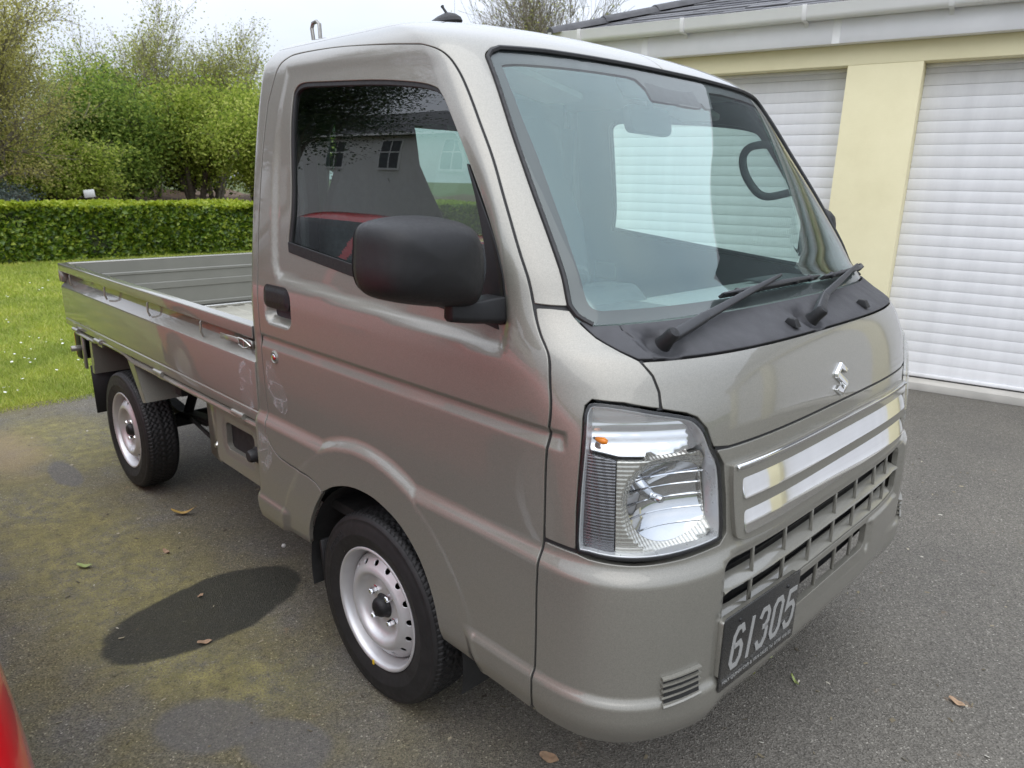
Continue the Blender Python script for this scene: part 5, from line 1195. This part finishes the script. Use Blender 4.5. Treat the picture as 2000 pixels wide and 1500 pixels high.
# ------- trees
BARK = simple('tree_bark', (.085, .068, .050), .9, 0, .35, 18, .6, 60); BARK_G = simple('grey_bark', (.20, .175, .14), .9, 0, .3, 18, .6, 60)
def grow(rs, p0, d0, length, rad, depth, maxd, spread, segs, out, tips, up=.10, kids=(3, 4), shrink=.66, droop=0.):
    pts = [np.array(p0)]; d = np.array(d0, float); rr = [rad]
    for i in range(segs):
        d = d+rs.normal(0, .10, 3)+np.array([0, 0, up-droop*(i/segs)]); d /= np.linalg.norm(d); pts.append(pts[-1]+d*length/segs); rr.append(rad*(1-.55*(i+1)/segs))
    out.append((pts, rr, depth))
    if depth >= maxd: tips.append((pts, depth)); return
    nk = rs.integers(kids[0], kids[1]+1)
    for k in range(nk):
        f = rs.uniform(.35, 1.0) if k else 1.0; i = min(int(f*segs), segs); base_p = pts[i]; r0 = rr[i]*.75
        v = rs.normal(0, 1, 3); v -= d*(v@d); v /= np.linalg.norm(v)+1e-9; nd_ = d*math.cos(spread)+v*math.sin(spread)*rs.uniform(.6, 1.25)
        grow(rs, base_p, nd_/np.linalg.norm(nd_), length*shrink*rs.uniform(.8, 1.2), r0, depth+1, maxd, spread, max(2, segs-1), out, tips, up, kids, shrink, droop)
    if depth >= 1: tips.append((pts, depth))
def tree(name, label, loc, seed, h, trunk_r, mat, bark=BARK, n_leaf=16000, size=.07, spread=.6, maxd=4, kids=(3, 4), scat=.28, stems=1, lean=(0, 0), leaf_mats=None, up=.08, group='trees beyond the hedge', first=.32, flat=.2, droop=0., shrink=.68, zmin=0.25):
    rs = np.random.default_rng(seed); root = empty(name, loc); tag(root, label, 'tree', group)
    out = []; tips = []
    for s_ in range(stems):
        a_ = rs.uniform(0, 6.28); d0 = np.array([lean[0]+.22*math.cos(a_)*(stems > 1), lean[1]+.22*math.sin(a_)*(stems > 1), 1.0]); d0 /= np.linalg.norm(d0)
        grow(rs, (.12*math.cos(a_)*(stems > 1), .12*math.sin(a_)*(stems > 1), -.05), d0, h*first, trunk_r, 0, maxd, spread, 5, out, tips, up, kids, shrink, droop)
    mb = MB()
    for pts, rr, dep in out:
        if dep == 0: mb.tube([Vector(q_) for q_ in pts], rr, 8, caps=False)
    mb.build('trunk', bark, root, smooth_angle=80)
    mb = MB()
    for pts, rr, dep in out:
        if dep > 0: mb.tube([Vector(q_) for q_ in pts], [max(.004, r_) for r_ in rr], 5 if dep < 3 else 3, caps=False)
    tag(mb.build('branches', bark, root, smooth_angle=80), kind='stuff')
    if n_leaf:
        w_ = np.array([len(t_[0])*(1.0 if t_[1] >= maxd-1 else .5) for t_ in tips]); w_ = w_/w_.sum(); ix = rs.choice(len(tips), n_leaf, p=w_); P = np.empty((n_leaf, 3))
        for k, i in enumerate(ix):
            pts = tips[i][0]; j = rs.integers(0, len(pts)-1); f = rs.random(); P[k] = pts[j]*(1-f)+pts[j+1]*f
        P += rs.normal(0, scat, (n_leaf, 3))*np.array([1, 1, .55]); P = P[P[:, 2] > zmin]
        V, F = leaf_cloud(P, size, flat, 1.6); tag(link('crown', fast_mesh('crown', V, F), mat, root), kind='stuff')
    return root
M['lf_bright'] = leaf_mat('spring_leaf_bright', [(0, (.14, .21, .03)), (.5, (.33, .42, .06)), (.85, (.48, .54, .11)), (1, (.60, .62, .2))], .6)
M['lf_mid'] = leaf_mat('spring_leaf_mid', [(0, (.08, .15, .03)), (.5, (.22, .32, .055)), (1, (.40, .48, .11))], .58)
M['lf_dark'] = leaf_mat('evergreen_leaf', [(0, (.012, .026, .007)), (.6, (.03, .055, .012)), (1, (.065, .10, .025))], .25)
M['lf_yellow'] = leaf_mat('bronze_bud_leaf', [(0, (.20, .19, .06)), (.5, (.42, .40, .11)), (1, (.60, .57, .22))], .58)
M['lf_olive'] = leaf_mat('olive_bud_leaf', [(0, (.16, .18, .05)), (.5, (.36, .38, .11)), (1, (.55, .55, .2))], .58)
M['lf_blue'] = leaf_mat('grey_blue_leaf', [(0, (.07, .10, .085)), (.6, (.13, .17, .15)), (1, (.22, .26, .24))], .3)
tree('budding_tree', 'tall bronze-yellow budding tree at the left edge above the hedge', (-15.6, .95, .2), 11, 7.6, .14, M['lf_yellow'], BARK_G, 42000, .028, .60, 5, (3, 4), .20, 3, first=.25, shrink=.71)
tree('budding_tree', 'brown twiggy budding tree just right of the tall bronze one', (-17.4, 2.0, .4), 23, 6.4, .11, M['lf_olive'], BARK_G, 28000, .028, .6, 5, (3, 4), .2, 3, first=.25, shrink=.71)
tree('hornbeam_tree', 'low spreading green tree with layered sprays behind the small white sign', (-16.4, 2.6, .35), 5, 2.6, .07, M['lf_bright'], BARK, 26000, .045, .95, 4, (4, 5), .18, 3, up=.0, flat=.6, zmin=.5, first=.34)
tree('green_tree', 'fresh green tree right of the white sign with dense crown', (-19.6, 5.2, .5), 31, 4.5, .10, M['lf_mid'], BARK, 46000, .05, .60, 4, (4, 5), .30, 3, first=.30, zmin=.15)
tree('green_tree', 'bright yellow-green tree second from the truck cab', (-19.0, 6.6, .5), 42, 4.6, .10, M['lf_bright'], BARK, 42000, .048, .56, 4, (4, 5), .30, 3, first=.30, zmin=.2)
tree('green_tree', 'green tree half hidden behind the back of the truck cab', (-17.6, 7.7, .5), 53, 4.3, .10, M['lf_bright'], BARK, 44000, .048, .6, 4, (4, 5), .32, 3, first=.31, zmin=.1)
tree('thin_tree', 'thin tree with bare pale top rising above the green crowns', (-21.5, 6.4, .6), 64, 6.9, .08, M['lf_olive'], BARK_G, 22000, .036, .42, 5, (3, 4), .22, 3, up=.14, first=.28)
tree('thin_tree', 'wispy thin tree nearest the cab with sparse top twigs', (-20.5, 7.8, .6), 75, 6.2, .08, M['lf_olive'], BARK_G, 26000, .036, .44, 5, (3, 4), .24, 3, up=.14, first=.28)
tree('thin_tree', 'pale yellow-green feathery tree between the bronze tree and the green crowns', (-21.0, 4.3, .6), 76, 5.0, .08, M['lf_bright'], BARK_G, 24000, .038, .45, 5, (3, 4), .26, 3, up=.12, first=.28)
dl = ('far left dark tree, mostly outside the frame', 'dark tree behind the bronze budding tree', 'dark tree directly behind the low hornbeam and the white sign', 'dark tree filling the gap right of the white sign', 'dark tree behind the crowns nearest the cab', 'dark tree hidden behind the truck cab', 'dark tree far right behind the truck')
for i, (y_, sd_, h_) in enumerate(((-4.0, 81, 5.2), (0.2, 82, 4.4), (3.2, 83, 3.6), (6.0, 84, 3.4), (8.6, 85, 3.7), (11.5, 86, 4.2), (15.0, 87, 5))):
    tree('dark_tree', dl[i], (-24.0-.7*(i % 3), y_, .6), sd_, h_, .12, M['lf_dark'], BARK, 15000, .10, .75, 4, (4, 5), .36, 2, first=.30, group='dark trees at the back of the garden', zmin=.1)
tree('round_shrub', 'grey-blue shrub at the left edge just over the hedge', (-15.0, 1.35, .1), 91, 1.5, .03, M['lf_blue'], BARK_G, 8500, .030, .8, 3, (4, 5), .16, 4, group='shrubs', first=.36, zmin=.1)
tree('bare_tree', 'nearly bare tree with swelling buds above the cab roof', (-10.4, 11.6, 0), 17, 8.6, .13, M['lf_olive'], BARK_G, 6500, .030, .55, 5, (4, 5), .07, 3, up=.12, first=.27, shrink=.70)
# small white sign on a stake
sg = empty('garden_sign', (-15.2, 3.02, .35)); tag(sg, 'small blank white sign on a stake behind the hedge', 'sign')
q2 = MB(); q2.box((0, 0, .60), (.012, .20, .15)); q2.build('sign_board', simple('sign_white', (.75, .75, .73), .5), sg, .003, 1).rotation_euler = (math.radians(6), 0, 0)
q2 = MB(); q2.box((-.012, 0, .26), (.02, .025, .62)); q2.build('sign_stake', BARK_G, sg)
# ------- garage: frame with s along the wall, o outwards from the door plane
gth = math.radians(10.8); GE = Vector((math.cos(gth), math.sin(gth), 0)); GN = Vector((math.sin(gth), -math.cos(gth), 0)); GO = Vector((.2, 4.05, 0))
garage = empty('garage', GO, 0); tag(garage, 'pale yellow rendered garage with white roller doors and grey slate roof', 'garage')
garage.rotation_euler = (0, 0, gth)          # local x along the wall, local -y outwards
def mat_render():
    m, t, b = new_mat('yellow_render'); co = obj_co(t); r = ramp(t, noise(t, co, 1.6, 7, .7), [(.28, (.735, .67, .43)), (.5, (.80, .735, .485)), (.72, (.85, .785, .53))]); L(t, r.outputs[0], b.inputs['Base Color']); b.inputs['Roughness'].default_value = .9
    bump(t, b, noise(t, co, 90, 6, .75), .45, .003); return m
M['render'] = mat_render(); M['upvc'] = simple('white_upvc', (.82, .82, .81), .32, 0, .03, 6, .02, 60); M['fascia'] = simple('fascia_board', (.83, .83, .85), .5, 0, .05, 5, .06, 90)

def mat_shutter():
    m, t, b = new_mat('shutter_white'); co = obj_co(t); mp_ = N(t, 'Mapping'); mp_.inputs['Scale'].default_value = (1.0, 1, .25); L(t, co, mp_.inputs[0])
    oi = t.nodes.new('ShaderNodeObjectInfo'); st = ramp(t, noise(t, mp_.outputs[0], 7, 6, .7), [(.3, (.70, .70, .715)), (.6, (.785, .785, .80))]); per = ramp(t, oi.outputs['Random'], [(0, (.965, .965, .96)), (1, (1, 1, 1))])
    L(t, mixc(t, 1.0, st.outputs[0], per.outputs[0], 'MULTIPLY'), b.inputs['Base Color']); rr = ramp(t, noise(t, co, 12, 5, .7), [(.3, .30), (.7, .5)]); L(t, rr.outputs[0], b.inputs['Roughness']); bump(t, b, noise(t, co, 3, 3), .08, .01); return m
M['shutter'] = mat_shutter(); M['slate'] = simple('roof_slate', (.105, .105, .112), .75, 0, .22, 9, .35, 60); M['slate2'] = simple('roof_slate_light', (.135, .135, .142), .75, 0, .22, 9, .35, 60); M['slate3'] = simple('roof_slate_dark', (.082, .082, .09), .78, 0, .22, 9, .35, 60)
M['ridge'] = simple('ridge_tile', (.075, .075, .08), .8, 0, .2, 9, .3, 60); M['concrete'] = simple('concrete_sill', (.46, .44, .40), .9, 0, .12, 7, .3, 120); M['seal'] = simple('door_seal', (.015, .015, .015), .7)
RV_ = .155      # reveal depth
GZ = 2.38; S0, S1 = -3.02, 7.3
doors = [(-2.93, -1.0), (-.54, 1.55), (2.02, 4.11), (4.58, 6.67)]; DT = 2.165
w_ = MB(); wx = [S0]+[v for d_ in doors for v in d_]+[S1]
wall = None
for a_, b_ in zip(wx[::2], wx[1::2]):
    q2 = MB(); q2.box(((a_+b_)/2, -RV_/2+.04, DT/2), (b_-a_, RV_+.08, DT)); q2.build('pier', M['render'], garage, .004, 2)
q2 = MB(); q2.box(((S0+S1)/2, -RV_/2+.04, (DT+GZ)/2+.0005), (S1-S0, RV_+.08, GZ-DT)); q2.build('lintel', M['render'], garage, .004, 2)
q2 = MB(); q2.box((S0+.1, 2.9, GZ/2), (.2, 5.6, GZ)); q2.build('side_wall', M['render'], garage)
q2 = MB(); q2.box((S1-.1, 2.9, GZ/2), (.2, 5.6, GZ)); q2.build('side_wall', M['render'], garage)
q2 = MB(); q2.box(((S0+S1)/2, 5.6, GZ/2), (S1-S0-.41, .2, GZ)); q2.build('rear_wall', M['render'], garage)
for (a_, b_) in doors:
    ds_ = empty('roller_door', ((a_+b_)/2, 0, 0)); ds_.parent = garage
    pitch = .0745; wdt = b_-a_-.002; prof = [(.010, 0), (-.0045, .0006), (-.0060, .007), (-.0074, .026), (-.0076, .044), (-.0064, .0645), (-.0045, .0735), (.010, .0740)]
    sm = MB(); sm.prism(prof, -wdt/2, wdt/2, 'x'); sme = sm.mesh('slat', 50); sme.materials.append(M['shutter'])
    for k_ in range(28): sl_ = link('slat', sme, None, ds_); sl_.location = (0, .012+RNG.normal(0, .0006), .094+pitch*k_); sl_.rotation_euler = (RNG.normal(0, .0018), 0, RNG.normal(0, .0002))
    q2 = MB(); q2.box((0, .004, .080), (wdt, .026, .028)); q2.build('bottom_bar', M['shutter'], ds_, .003, 1)
    q2 = MB(); q2.box((0, .006, .0625), (wdt, .020, .012)); q2.build('rubber_seal', M['seal'], ds_)
    q2 = MB(); q2.box((0, -.004, DT-.012), (wdt, .05, .024)); q2.build('door_head', M['shutter'], ds_, .002, 1)
    q2 = MB(); q2.box((0, -.055, .028), (wdt+.0, .21, .056)); q2.build('door_sill', M['concrete'], ds_, .006, 2)
# eaves
FZ = 2.380
q2 = MB(); q2.box(((S0+S1)/2, -.235, FZ), (S1-S0+.50, .018, .170)); fas = q2.build('fascia_board', M['fascia'], garage, .002, 1)
for s_ in (-2.32, -.93, .46, 1.9, 3.3, 4.8): 
    q2 = MB(); q2.box((s_-.15, -.247, FZ), (.05, .006, .171)); q2.build('fascia_joint', M['upvc'], fas)
q2 = MB(); q2.box(((S0+S1)/2, -.192, FZ-.081), (S1-S0+.48, .066, .008)); q2.build('soffit', M['fascia'], garage)
gp = [(-.246, .075), (-.246, .02), (-.255, .002), (-.300, 0), (-.335, .004), (-.348, .024), (-.350, .082), (-.354, .088), (-.343, .088), (-.340, .026), (-.330, .012), (-.262, .010), (-.256, .024), (-.254, .075)]
GB = 2.442
q2 = MB(); q2.prism([(a_, GB+b_) for a_, b_ in gp], S0-.27, S1+.27, 'x'); gut = q2.build('gutter', M['upvc'], garage, .0015, 1)
for k_ in range(13):
    sx_ = -3.0+.86*k_; q2 = MB(); o_ = [(-.247, -.035), (-.262, -.008), (-.300, -.006), (-.340, -.002), (-.3545, .022), (-.357, .092), (-.345, .092), (-.351, .086), (-.3485, .024), (-.336, .003), (-.300, -.0005), (-.25, .001)]
    q2.prism([(a_, GB+b_) for a_, b_ in o_], sx_-.014, sx_+.014, 'x'); q2.build('gutter_bracket', M['upvc'], gut)
# roof: hipped, slope .35, slates laid in courses
RS = .352; E0 = -.30; ZE = 2.520; SL, SR = S0-.25, S1+.25; DEP = 6.2; HALF = DEP/2
ridge_z = ZE+RS*HALF
rf = MB(); A_ = [(SL, E0, ZE-.012), (SR, E0, ZE-.012), (SR, E0+DEP, ZE-.012), (SL, E0+DEP, ZE-.012), (SL+HALF, E0+HALF, ridge_z-.012), (SR-HALF, E0+HALF, ridge_z-.012)]
rf.add(A_, [(0, 1, 5, 4), (1, 2, 5), (2, 3, 4, 5), (3, 0, 4), (3, 2, 1, 0)]); roofo = rf.build('roof', M['slate3'], garage)
gauge = .135; wt = .30; cosr = 1/math.sqrt(1+RS*RS); ncourse = int(HALF/cosr/gauge)+1
tile_me = []
for mt in ('slate', 'slate2', 'slate3'):
    q2 = MB(); q2.prism(rrect(-wt/2+.0022, wt/2-.0022, -.01, gauge*1.25, .001, 1), 0, .009, 'z'); me_ = q2.mesh('slate', 40, .0012, 1); me_.materials.append(M[mt]); tile_me.append(me_)
rotx = math.atan(RS); cand = []
for c_ in range(ncourse):
    yy = E0-.03+c_*gauge*cosr; zz = ZE+RS*(yy-E0)+.004; inset_ = max(0, yy-E0); k0 = SL+inset_; k1 = SR-inset_
    n0 = int((k0-SL)/wt)
    sx_ = SL+wt*(.5 if c_ % 2 else 0.0)+wt/2
    while sx_ < SR:
        if sx_-wt/2 > k0-.02 and sx_+wt/2 < k1+.02: cand.append((sx_, yy, zz, c_))
        sx_ += wt
cand.sort(key=lambda q_: q_[3]*1.4+abs(q_[0]+1.5))
Rt = Matrix.Rotation(rotx, 4, 'X')
rest_v = []; rest_f = []
for i, (sx_, yy, zz, c_) in enumerate(cand):
    mj = tile_me[RNG.integers(0, 3)]; jit = RNG.normal(0, .004); lift = .012
    mat_ = Matrix.Translation((sx_, yy, zz+RNG.normal(0, .0015))) @ Rt @ Matrix.Rotation(math.radians(-3.2), 4, 'X') @ Matrix.Rotation(jit, 4, 'Z')
    if i < 290: o_ = link('slate_tile', mj, None, roofo); o_.matrix_local = mat_
    else:
        b0 = len(rest_v); rest_v += [tuple(mat_ @ v.co) for v in mj.vertices]; rest_f += [tuple(j_+b0 for j_ in p_.vertices) for p_ in mj.polygons]
ro = link('slate_courses', flat_mesh('sc', rest_v, rest_f), M['slate'], roofo); tag(ro, kind='stuff')
def ridge_run(a_, b_, name):
    a_, b_ = Vector(a_), Vector(b_); n = int((b_-a_).length/.42); 
    for k_ in range(n):
        p0 = a_+(b_-a_)*k_/n; p1 = a_+(b_-a_)*(k_+1.03)/n; q2 = MB(); d_ = (p1-p0).normalized(); sd_ = d_.cross(Vector((0, 0, 1))).normalized(); up_ = sd_.cross(d_)
        o_ = []
        for pp, lift in ((p0, .010), (p1, .0)):
            for ang in np.linspace(-80, 80, 8): o_.append(pp+sd_*math.sin(math.radians(ang))*.12+up_*(math.cos(math.radians(ang))*.075-.042+lift))
        q2.add(o_, [(j_, j_+1, 8+j_+1, 8+j_) for j_ in range(7)]+[tuple(range(8))]); q2.build(name, M['ridge'], roofo)
ridge_run((SL-.02, E0-.02, ZE+.012), (SL+HALF, E0+HALF, ridge_z+.01), 'hip_tile'); ridge_run((SR, E0, ZE+.012), (SR-HALF, E0+HALF, ridge_z+.01), 'hip_tile'); ridge_run((SL+HALF, E0+HALF, ridge_z+.015), (SR-HALF, E0+HALF, ridge_z+.015), 'ridge_tile')
# ------- red hatchback standing beside the truck (its flank fills the lower left corner)
def car_body():
    #      z     w     xf(front)  xr(rear)  n
    lv_ = [(.20, .80, .74, -3.30, 7), (.28, .85, .80, -3.40, 8), (.42, .878, .84, -3.44, 9), (.55, .886, .83, -3.43, 9), (.68, .880, .79, -3.40, 8), (.78, .864, .66, -3.36, 7), (.86, .842, .42, -3.32, 6), (.92, .815, -.04, -3.28, 5), (.945, .79, -.34, -3.24, 5), (.952, .74, -.55, -3.16, 4), (.950, .60, -.9, -2.9, 3.4)]
    gh_ = [(.945, .785, -.38, -3.22, 3.4), (1.05, .755, -.60, -3.16, 3.4), (1.20, .70, -.95, -3.04, 3.2), (1.34, .63, -1.30, -2.86, 3.0), (1.42, .56, -1.52, -2.68, 2.8), (1.46, .44, -1.68, -2.50, 2.6), (1.475, .25, -1.85, -2.30, 2.4), (1.478, .02, -2.0, -2.1, 2.2)]
    return lv_, gh_
car = empty('parked_car', (.02, -2.415, 0)); tag(car, 'bright red hatchback parked beside the truck, only its flank in the corner', 'car')
lv_, gh_ = car_body()
def loft(levels, n=96):
    V = []; F = []
    for z_, w_, xf_, xr_, e_ in levels:
        cx_ = (xf_+xr_)/2; hx = (xf_-xr_)/2
        for k_ in range(n):
            a_ = 2*math.pi*k_/n; c_, s_ = math.cos(a_), math.sin(a_); r_ = (abs(c_)**e_+abs(s_)**e_)**(-1/e_); V.append((cx_+hx*c_*r_, w_*s_*r_, z_))
    m2 = len(levels)
    for l_ in range(m2-1):
        for k_ in range(n): F.append((l_*n+k_, l_*n+(k_+1) % n, (l_+1)*n+(k_+1) % n, (l_+1)*n+k_))
    return V, F
def dens(levels, k=4):
    A = np.array(levels); out = []
    for i in range(len(A)-1):
        for j in range(k): out.append(None)
    return catmull([tuple(q_) for q_ in levels], k)
V, F = loft(dens(lv_, 3)); cbm = MB(); cbm.add(V, F)
# cut wheel arches by dropping faces inside them
def cut(V, F, x0):
    keep = []
    for f in F:
        c_ = np.mean([V[i] for i in f], 0)
        if math.hypot(c_[0]-x0[0], c_[2]-.30) < .345 or math.hypot(c_[0]-x0[1], c_[2]-.30) < .345: continue
        keep.append(f)
    return keep
Vd_, Fd_ = loft(dens(lv_, 7), 360); Fk = cut(Vd_, Fd_, (-.10, -2.66))
cbm = MB(); cbm.add(Vd_, Fk); cbm.build('car_body', M['red'], car, smooth_angle=40)
Vg, Fg = loft(dens(gh_, 14), 400); gmr = MB(); gmg = MB(); Fr = []; Fgl = []
for f in Fg:
    c_ = np.mean([Vg[i] for i in f], 0); z_ = c_[2]; side_ = abs(c_[1]) > .80*np.interp(z_, [g_[0] for g_ in gh_], [g_[1] for g_ in gh_])
    fr_ = np.interp(z_, [g_[0] for g_ in gh_], [g_[2] for g_ in gh_]); re_ = np.interp(z_, [g_[0] for g_ in gh_], [g_[3] for g_ in gh_]); pill = (fr_-c_[0] < .10) if side_ else False; pill2 = (c_[0]-re_ < .30) if side_ else False; bp = side_ and abs(c_[0]+1.72) < .035
    (Fgl if (z_ > .965 and z_ < 1.385 and not pill and not pill2 and not bp) else Fr).append(f)
gmr.add(Vg, Fr); gmr.build('car_roof', M['red'], car, smooth_angle=60); gmg.add(Vg, Fgl); gmg.build('car_windows', M['car_glass'], car, smooth_angle=60)
q2 = MB(); q2.box((-1.35, 0, .30), (3.9, 1.60, .30)); q2.box((-1.9, 0, .70), (2.6, 1.5, .5)); q2.build('car_interior', M['dark'], car)
tw = MB().lathe([(.19, .09), (.20, -.08), (.25, -.095), (.295, -.085), (.305, -.06), (.305, .08), (.26, .10)], 48).mesh('tw'); rwm_ = MB().lathe([(.205, -.082), (.195, -.07), (.18, -.05), (.05, -.06), (.0001, -.065)], 40).mesh('rw')
for x_, y_, rz_ in ((-.10, -.78, 0), (-2.66, -.78, 0), (-.10, .78, math.pi), (-2.66, .78, math.pi)):
    r_ = empty('car_wheel', (x_, y_, .305), rz_); r_.parent = car; link('tyre', tw, M['tyre'], r_); link('rim', rwm_, M['wheel'], r_)
    q2 = MB(); q2.lathe([(.335, -.09), (.335, .25), (.0001, .25)], 32, (0, 0, 0)); q2.build('arch_liner', M['liner'], r_)
for s_ in (-1, 1):
    q2 = MB(); q2.box((-.72, s_*.90, 1.0), (.12, .19, .13)); q2.build('door_mirror', M['red'], car, .03, 3)
    q2 = MB(); q2.box((-.72, s_*.79, .965), (.06, .08, .03)); q2.build('mirror_foot', M['rubber'], car)
    q2 = MB(); q2.box((.50, s_*.62, .66), (.26, .28, .11)); q2.build('headlamp', M['hl_chrome'], car, .04, 3)
    q2 = MB(); q2.box((-1.30, s_*.878, .80), (.18, .025, .03)); q2.build('door_handle', M['red'], car, .008, 2)
# ------- the house and the tree across the drive, seen in the truck's glass and paint
house = empty('house', (-15.5, -15.5, 0), math.radians(-4)); tag(house, 'white rendered house with slate roof across the drive', 'house')
M['white_render'] = simple('white_house_render', (.72, .72, .70), .9, 0, .04, 2, .2, 120)
q2 = MB(); q2.box((0, 0, 2.5), (16, 6, 5.0)); hw = q2.build('wall', M['white_render'], house)
q2 = MB(); q2.prism([(3.35, 4.95), (-3.35, 4.95), (0, 7.9)], -8.3, 8.3, 'x'); q2.build('roof', M['slate2'], house)
q2 = MB(); q2.box((0, 3.40, 4.98), (16.6, .10, .12)); q2.build('gutter', M['upvc'], house)
for k_ in range(6):
    for zc_ in (4.05, 1.5):
        xw = -6.5+2.6*k_; q2 = MB(); q2.box((xw, 3.0, zc_), (.95, .08, 1.30)); fw_ = q2.build('window', M['upvc'], house)
        for a_, b_ in ((-.22, .31), (.22, .31), (-.22, -.31), (.22, -.31)):
            q2 = MB(); q2.box((xw+a_, 3.045, zc_+b_), (.38, .01, .56)); q2.build('pane', M['trim_dark'], fw_)
# taller slate roof of the main house rising behind the garage, seen mirrored in the windscreen
wing = empty('house_wing', GO); wing.rotation_euler = (0, 0, gth); tag(wing, 'taller house wing with steep slate roof behind the garage', 'house')
WS0, WS1, WO0, WO1, WZ = -1.3, 10.5, 2.3, 8.9, 3.5; WP = 1.12; WH = (WO1-WO0)/2
q2 = MB(); q2.box(((WS0+WS1)/2, (WO0+WO1)/2, WZ/2), (WS1-WS0-.5, WO1-WO0-.5, WZ)); q2.build('wall', M['render'], wing)
q2 = MB(); A_ = [(WS0, WO0, WZ), (WS1, WO0, WZ), (WS1, WO1, WZ), (WS0, WO1, WZ), (WS0+1.6, WO0+WH, WZ+WP*WH), (WS1-1.6, WO0+WH, WZ+WP*WH)]; q2.add(A_, [(0, 1, 5, 4), (1, 2, 5), (2, 3, 4, 5), (3, 0, 4), (3, 2, 1, 0)]); wr = q2.build('roof', M['slate3'], wing)
q2 = MB(); nc = 44
for k_ in range(nc):
    f0 = k_/nc; f1 = (k_+1.12)/nc; xa, xb = WS0+1.6*f0, WS1-1.6*f0; ya, yb = WO0+WH*f0, WO0+WH*min(f1, 1); za, zb = WZ+WP*WH*f0, WZ+WP*WH*min(f1, 1)
    q2.add([(xa, ya-.012, za+.020), (xb, ya-.012, za+.020), (xb, yb, zb+.004), (xa, yb, zb+.004), (xa, ya-.004, za+.002), (xb, ya-.004, za+.002)], [(0, 1, 2, 3), (4, 5, 1, 0)])
tag(q2.build('slate_courses', M['slate'], wr), kind='stuff')
tree('broadleaf_tree', 'large broadleaf tree across the drive beside the white house', (-10.2, -5.4, 0), 139, 6.8, .14, M['lf_dark'], BARK, 44000, .045, .60, 5, (3, 4), .34, 1, group='trees across the drive', first=.42, zmin=2.3, shrink=.72)
tree('broadleaf_tree', 'second broadleaf tree further along the drive', (-27.5, -11.0, 0), 134, 8.0, .22, M['lf_dark'], BARK, 16000, .12, .62, 4, (4, 5), .42, 1, group='trees across the drive', first=.30, zmin=1.2)
# ------- litter on the tarmac
def curled_leaf(name, loc, ln, wd, rz, curl, mat, label, cat='leaf', tilt=0.1):
    n_ = 9; V = []; F = []
    for i in range(n_):
        u_ = i/(n_-1); hw_ = wd*math.sin(math.pi*min(1, u_*.97+.02))**.8/2*(1-.25*u_)+.0006; zc = .004+curl*(u_-.4)**2*ln*2
        for s_ in (-1, 0, 1): V.append(((u_-.5)*ln, s_*hw_, zc+abs(s_)*hw_*curl*.8+.002*math.sin(9*u_+s_)))
    for i in range(n_-1):
        for k_ in range(2): F.append((i*3+k_, i*3+k_+1, (i+1)*3+k_+1, (i+1)*3+k_))
    V += [(a_, b_, c_-.0012) for a_, b_, c_ in V]; o_ = 3*n_; F += [tuple(o_+j_ for j_ in f[::-1]) for f in F]
    me_ = flat_mesh(name, V, F); ob = link(name, me_, mat); ob.location = loc; ob.rotation_euler = (0, tilt, rz); tag(ob, label, cat, 'fallen leaves on the tarmac'); return ob
LB = simple('leaf_ochre', (.42, .28, .08), .6, 0, .2, 60); LY = simple('leaf_yellow', (.42, .42, .10), .6, 0, .2, 60); LG = simple('leaf_pale_green', (.30, .36, .12), .6, 0, .2, 60); LP = simple('leaf_pinkish_brown', (.36, .24, .15), .8, 0, .3, 60)
curled_leaf('fallen_leaf', (-1.45, -.67, .003), .10, .026, .9, .55, LB, 'rolled ochre leaf between the wheels of the truck')
curled_leaf('fallen_leaf', (-1.26, -1.09, .003), .06, .022, .7, .3, LG, 'pale green leaf left of the dark stain')
curled_leaf('fallen_leaf', (.66, .10, .003), .075, .05, 1.9, .6, LY, 'yellow leaf on the ground under the number plate')
curled_leaf('fallen_leaf', (1.12, .41, .002), .045, .022, -.2, .15, LP, 'pinkish brown leaf at the right edge of the tarmac')
curled_leaf('fallen_leaf', (-.54, -.965, .002), .042, .020, 1.1, .15, LP, 'brown leaf scrap at the lower edge of the dark stain')
curled_leaf('fallen_leaf', (-1.18, -.84, .002), .040, .018, .2, .15, LP, 'brown leaf scrap above the dark stain')
curled_leaf('fallen_leaf', (-.80, -.87, .002), .025, .012, 2.0, .1, LP, 'small brown scrap lying inside the dark stain')
curled_leaf('fallen_leaf', (.77, .17, .002), .05, .008, -.7, .2, LG, 'thin straw coloured stalk in front of the bumper')
curled_leaf('fallen_leaf', (.48, -.55, .001), .05, .035, .4, .08, LP, 'rusty brown stain near the bottom edge under the bumper')  # leaf shape standing in for a rusty ring stain
stn = MB(); stn.lathe([(.0001, .012), (.006, .010), (.009, .005), (.007, .0)], 7, (0, 0, 0), 'z'); so = stn.build('pebble', simple('white_pebble', (.7, .7, .68), .7)); so.location = (-.93, -.50, 0); tag(so, 'tiny white pebble behind the front wheel', 'pebble')
# loose twigs, chips and petals: far too small to count
Vt, Ft = [], []
for i in range(900):
    x_, y_ = random.uniform(-3.4, 1.8), random.uniform(-1.6, 2.6); l_ = random.uniform(.003, .010); a_ = random.uniform(0, 6.28); o_ = len(Vt); w__ = l_*random.uniform(.2, .7)
    c_, s_ = math.cos(a_), math.sin(a_); 
    for u_, v_, z_ in ((-l_, -w__, .001), (l_, -w__*.6, .002), (l_*.8, w__, .004), (-l_*.7, w__*.8, .003)): Vt.append((x_+c_*u_-s_*v_, y_+s_*u_+c_*v_, z_))
    Ft.append((o_, o_+1, o_+2, o_+3))
tag(link('grit', flat_mesh('grit', Vt, Ft), leaf_mat('grit_mix', [(0, (.06, .05, .04)), (.5, (.20, .17, .11)), (.8, (.33, .29, .2)), (1, (.5, .48, .42))], .05, .8)), 'scattered chips and leaf crumbs on the tarmac', 'grit', kind='stuff')
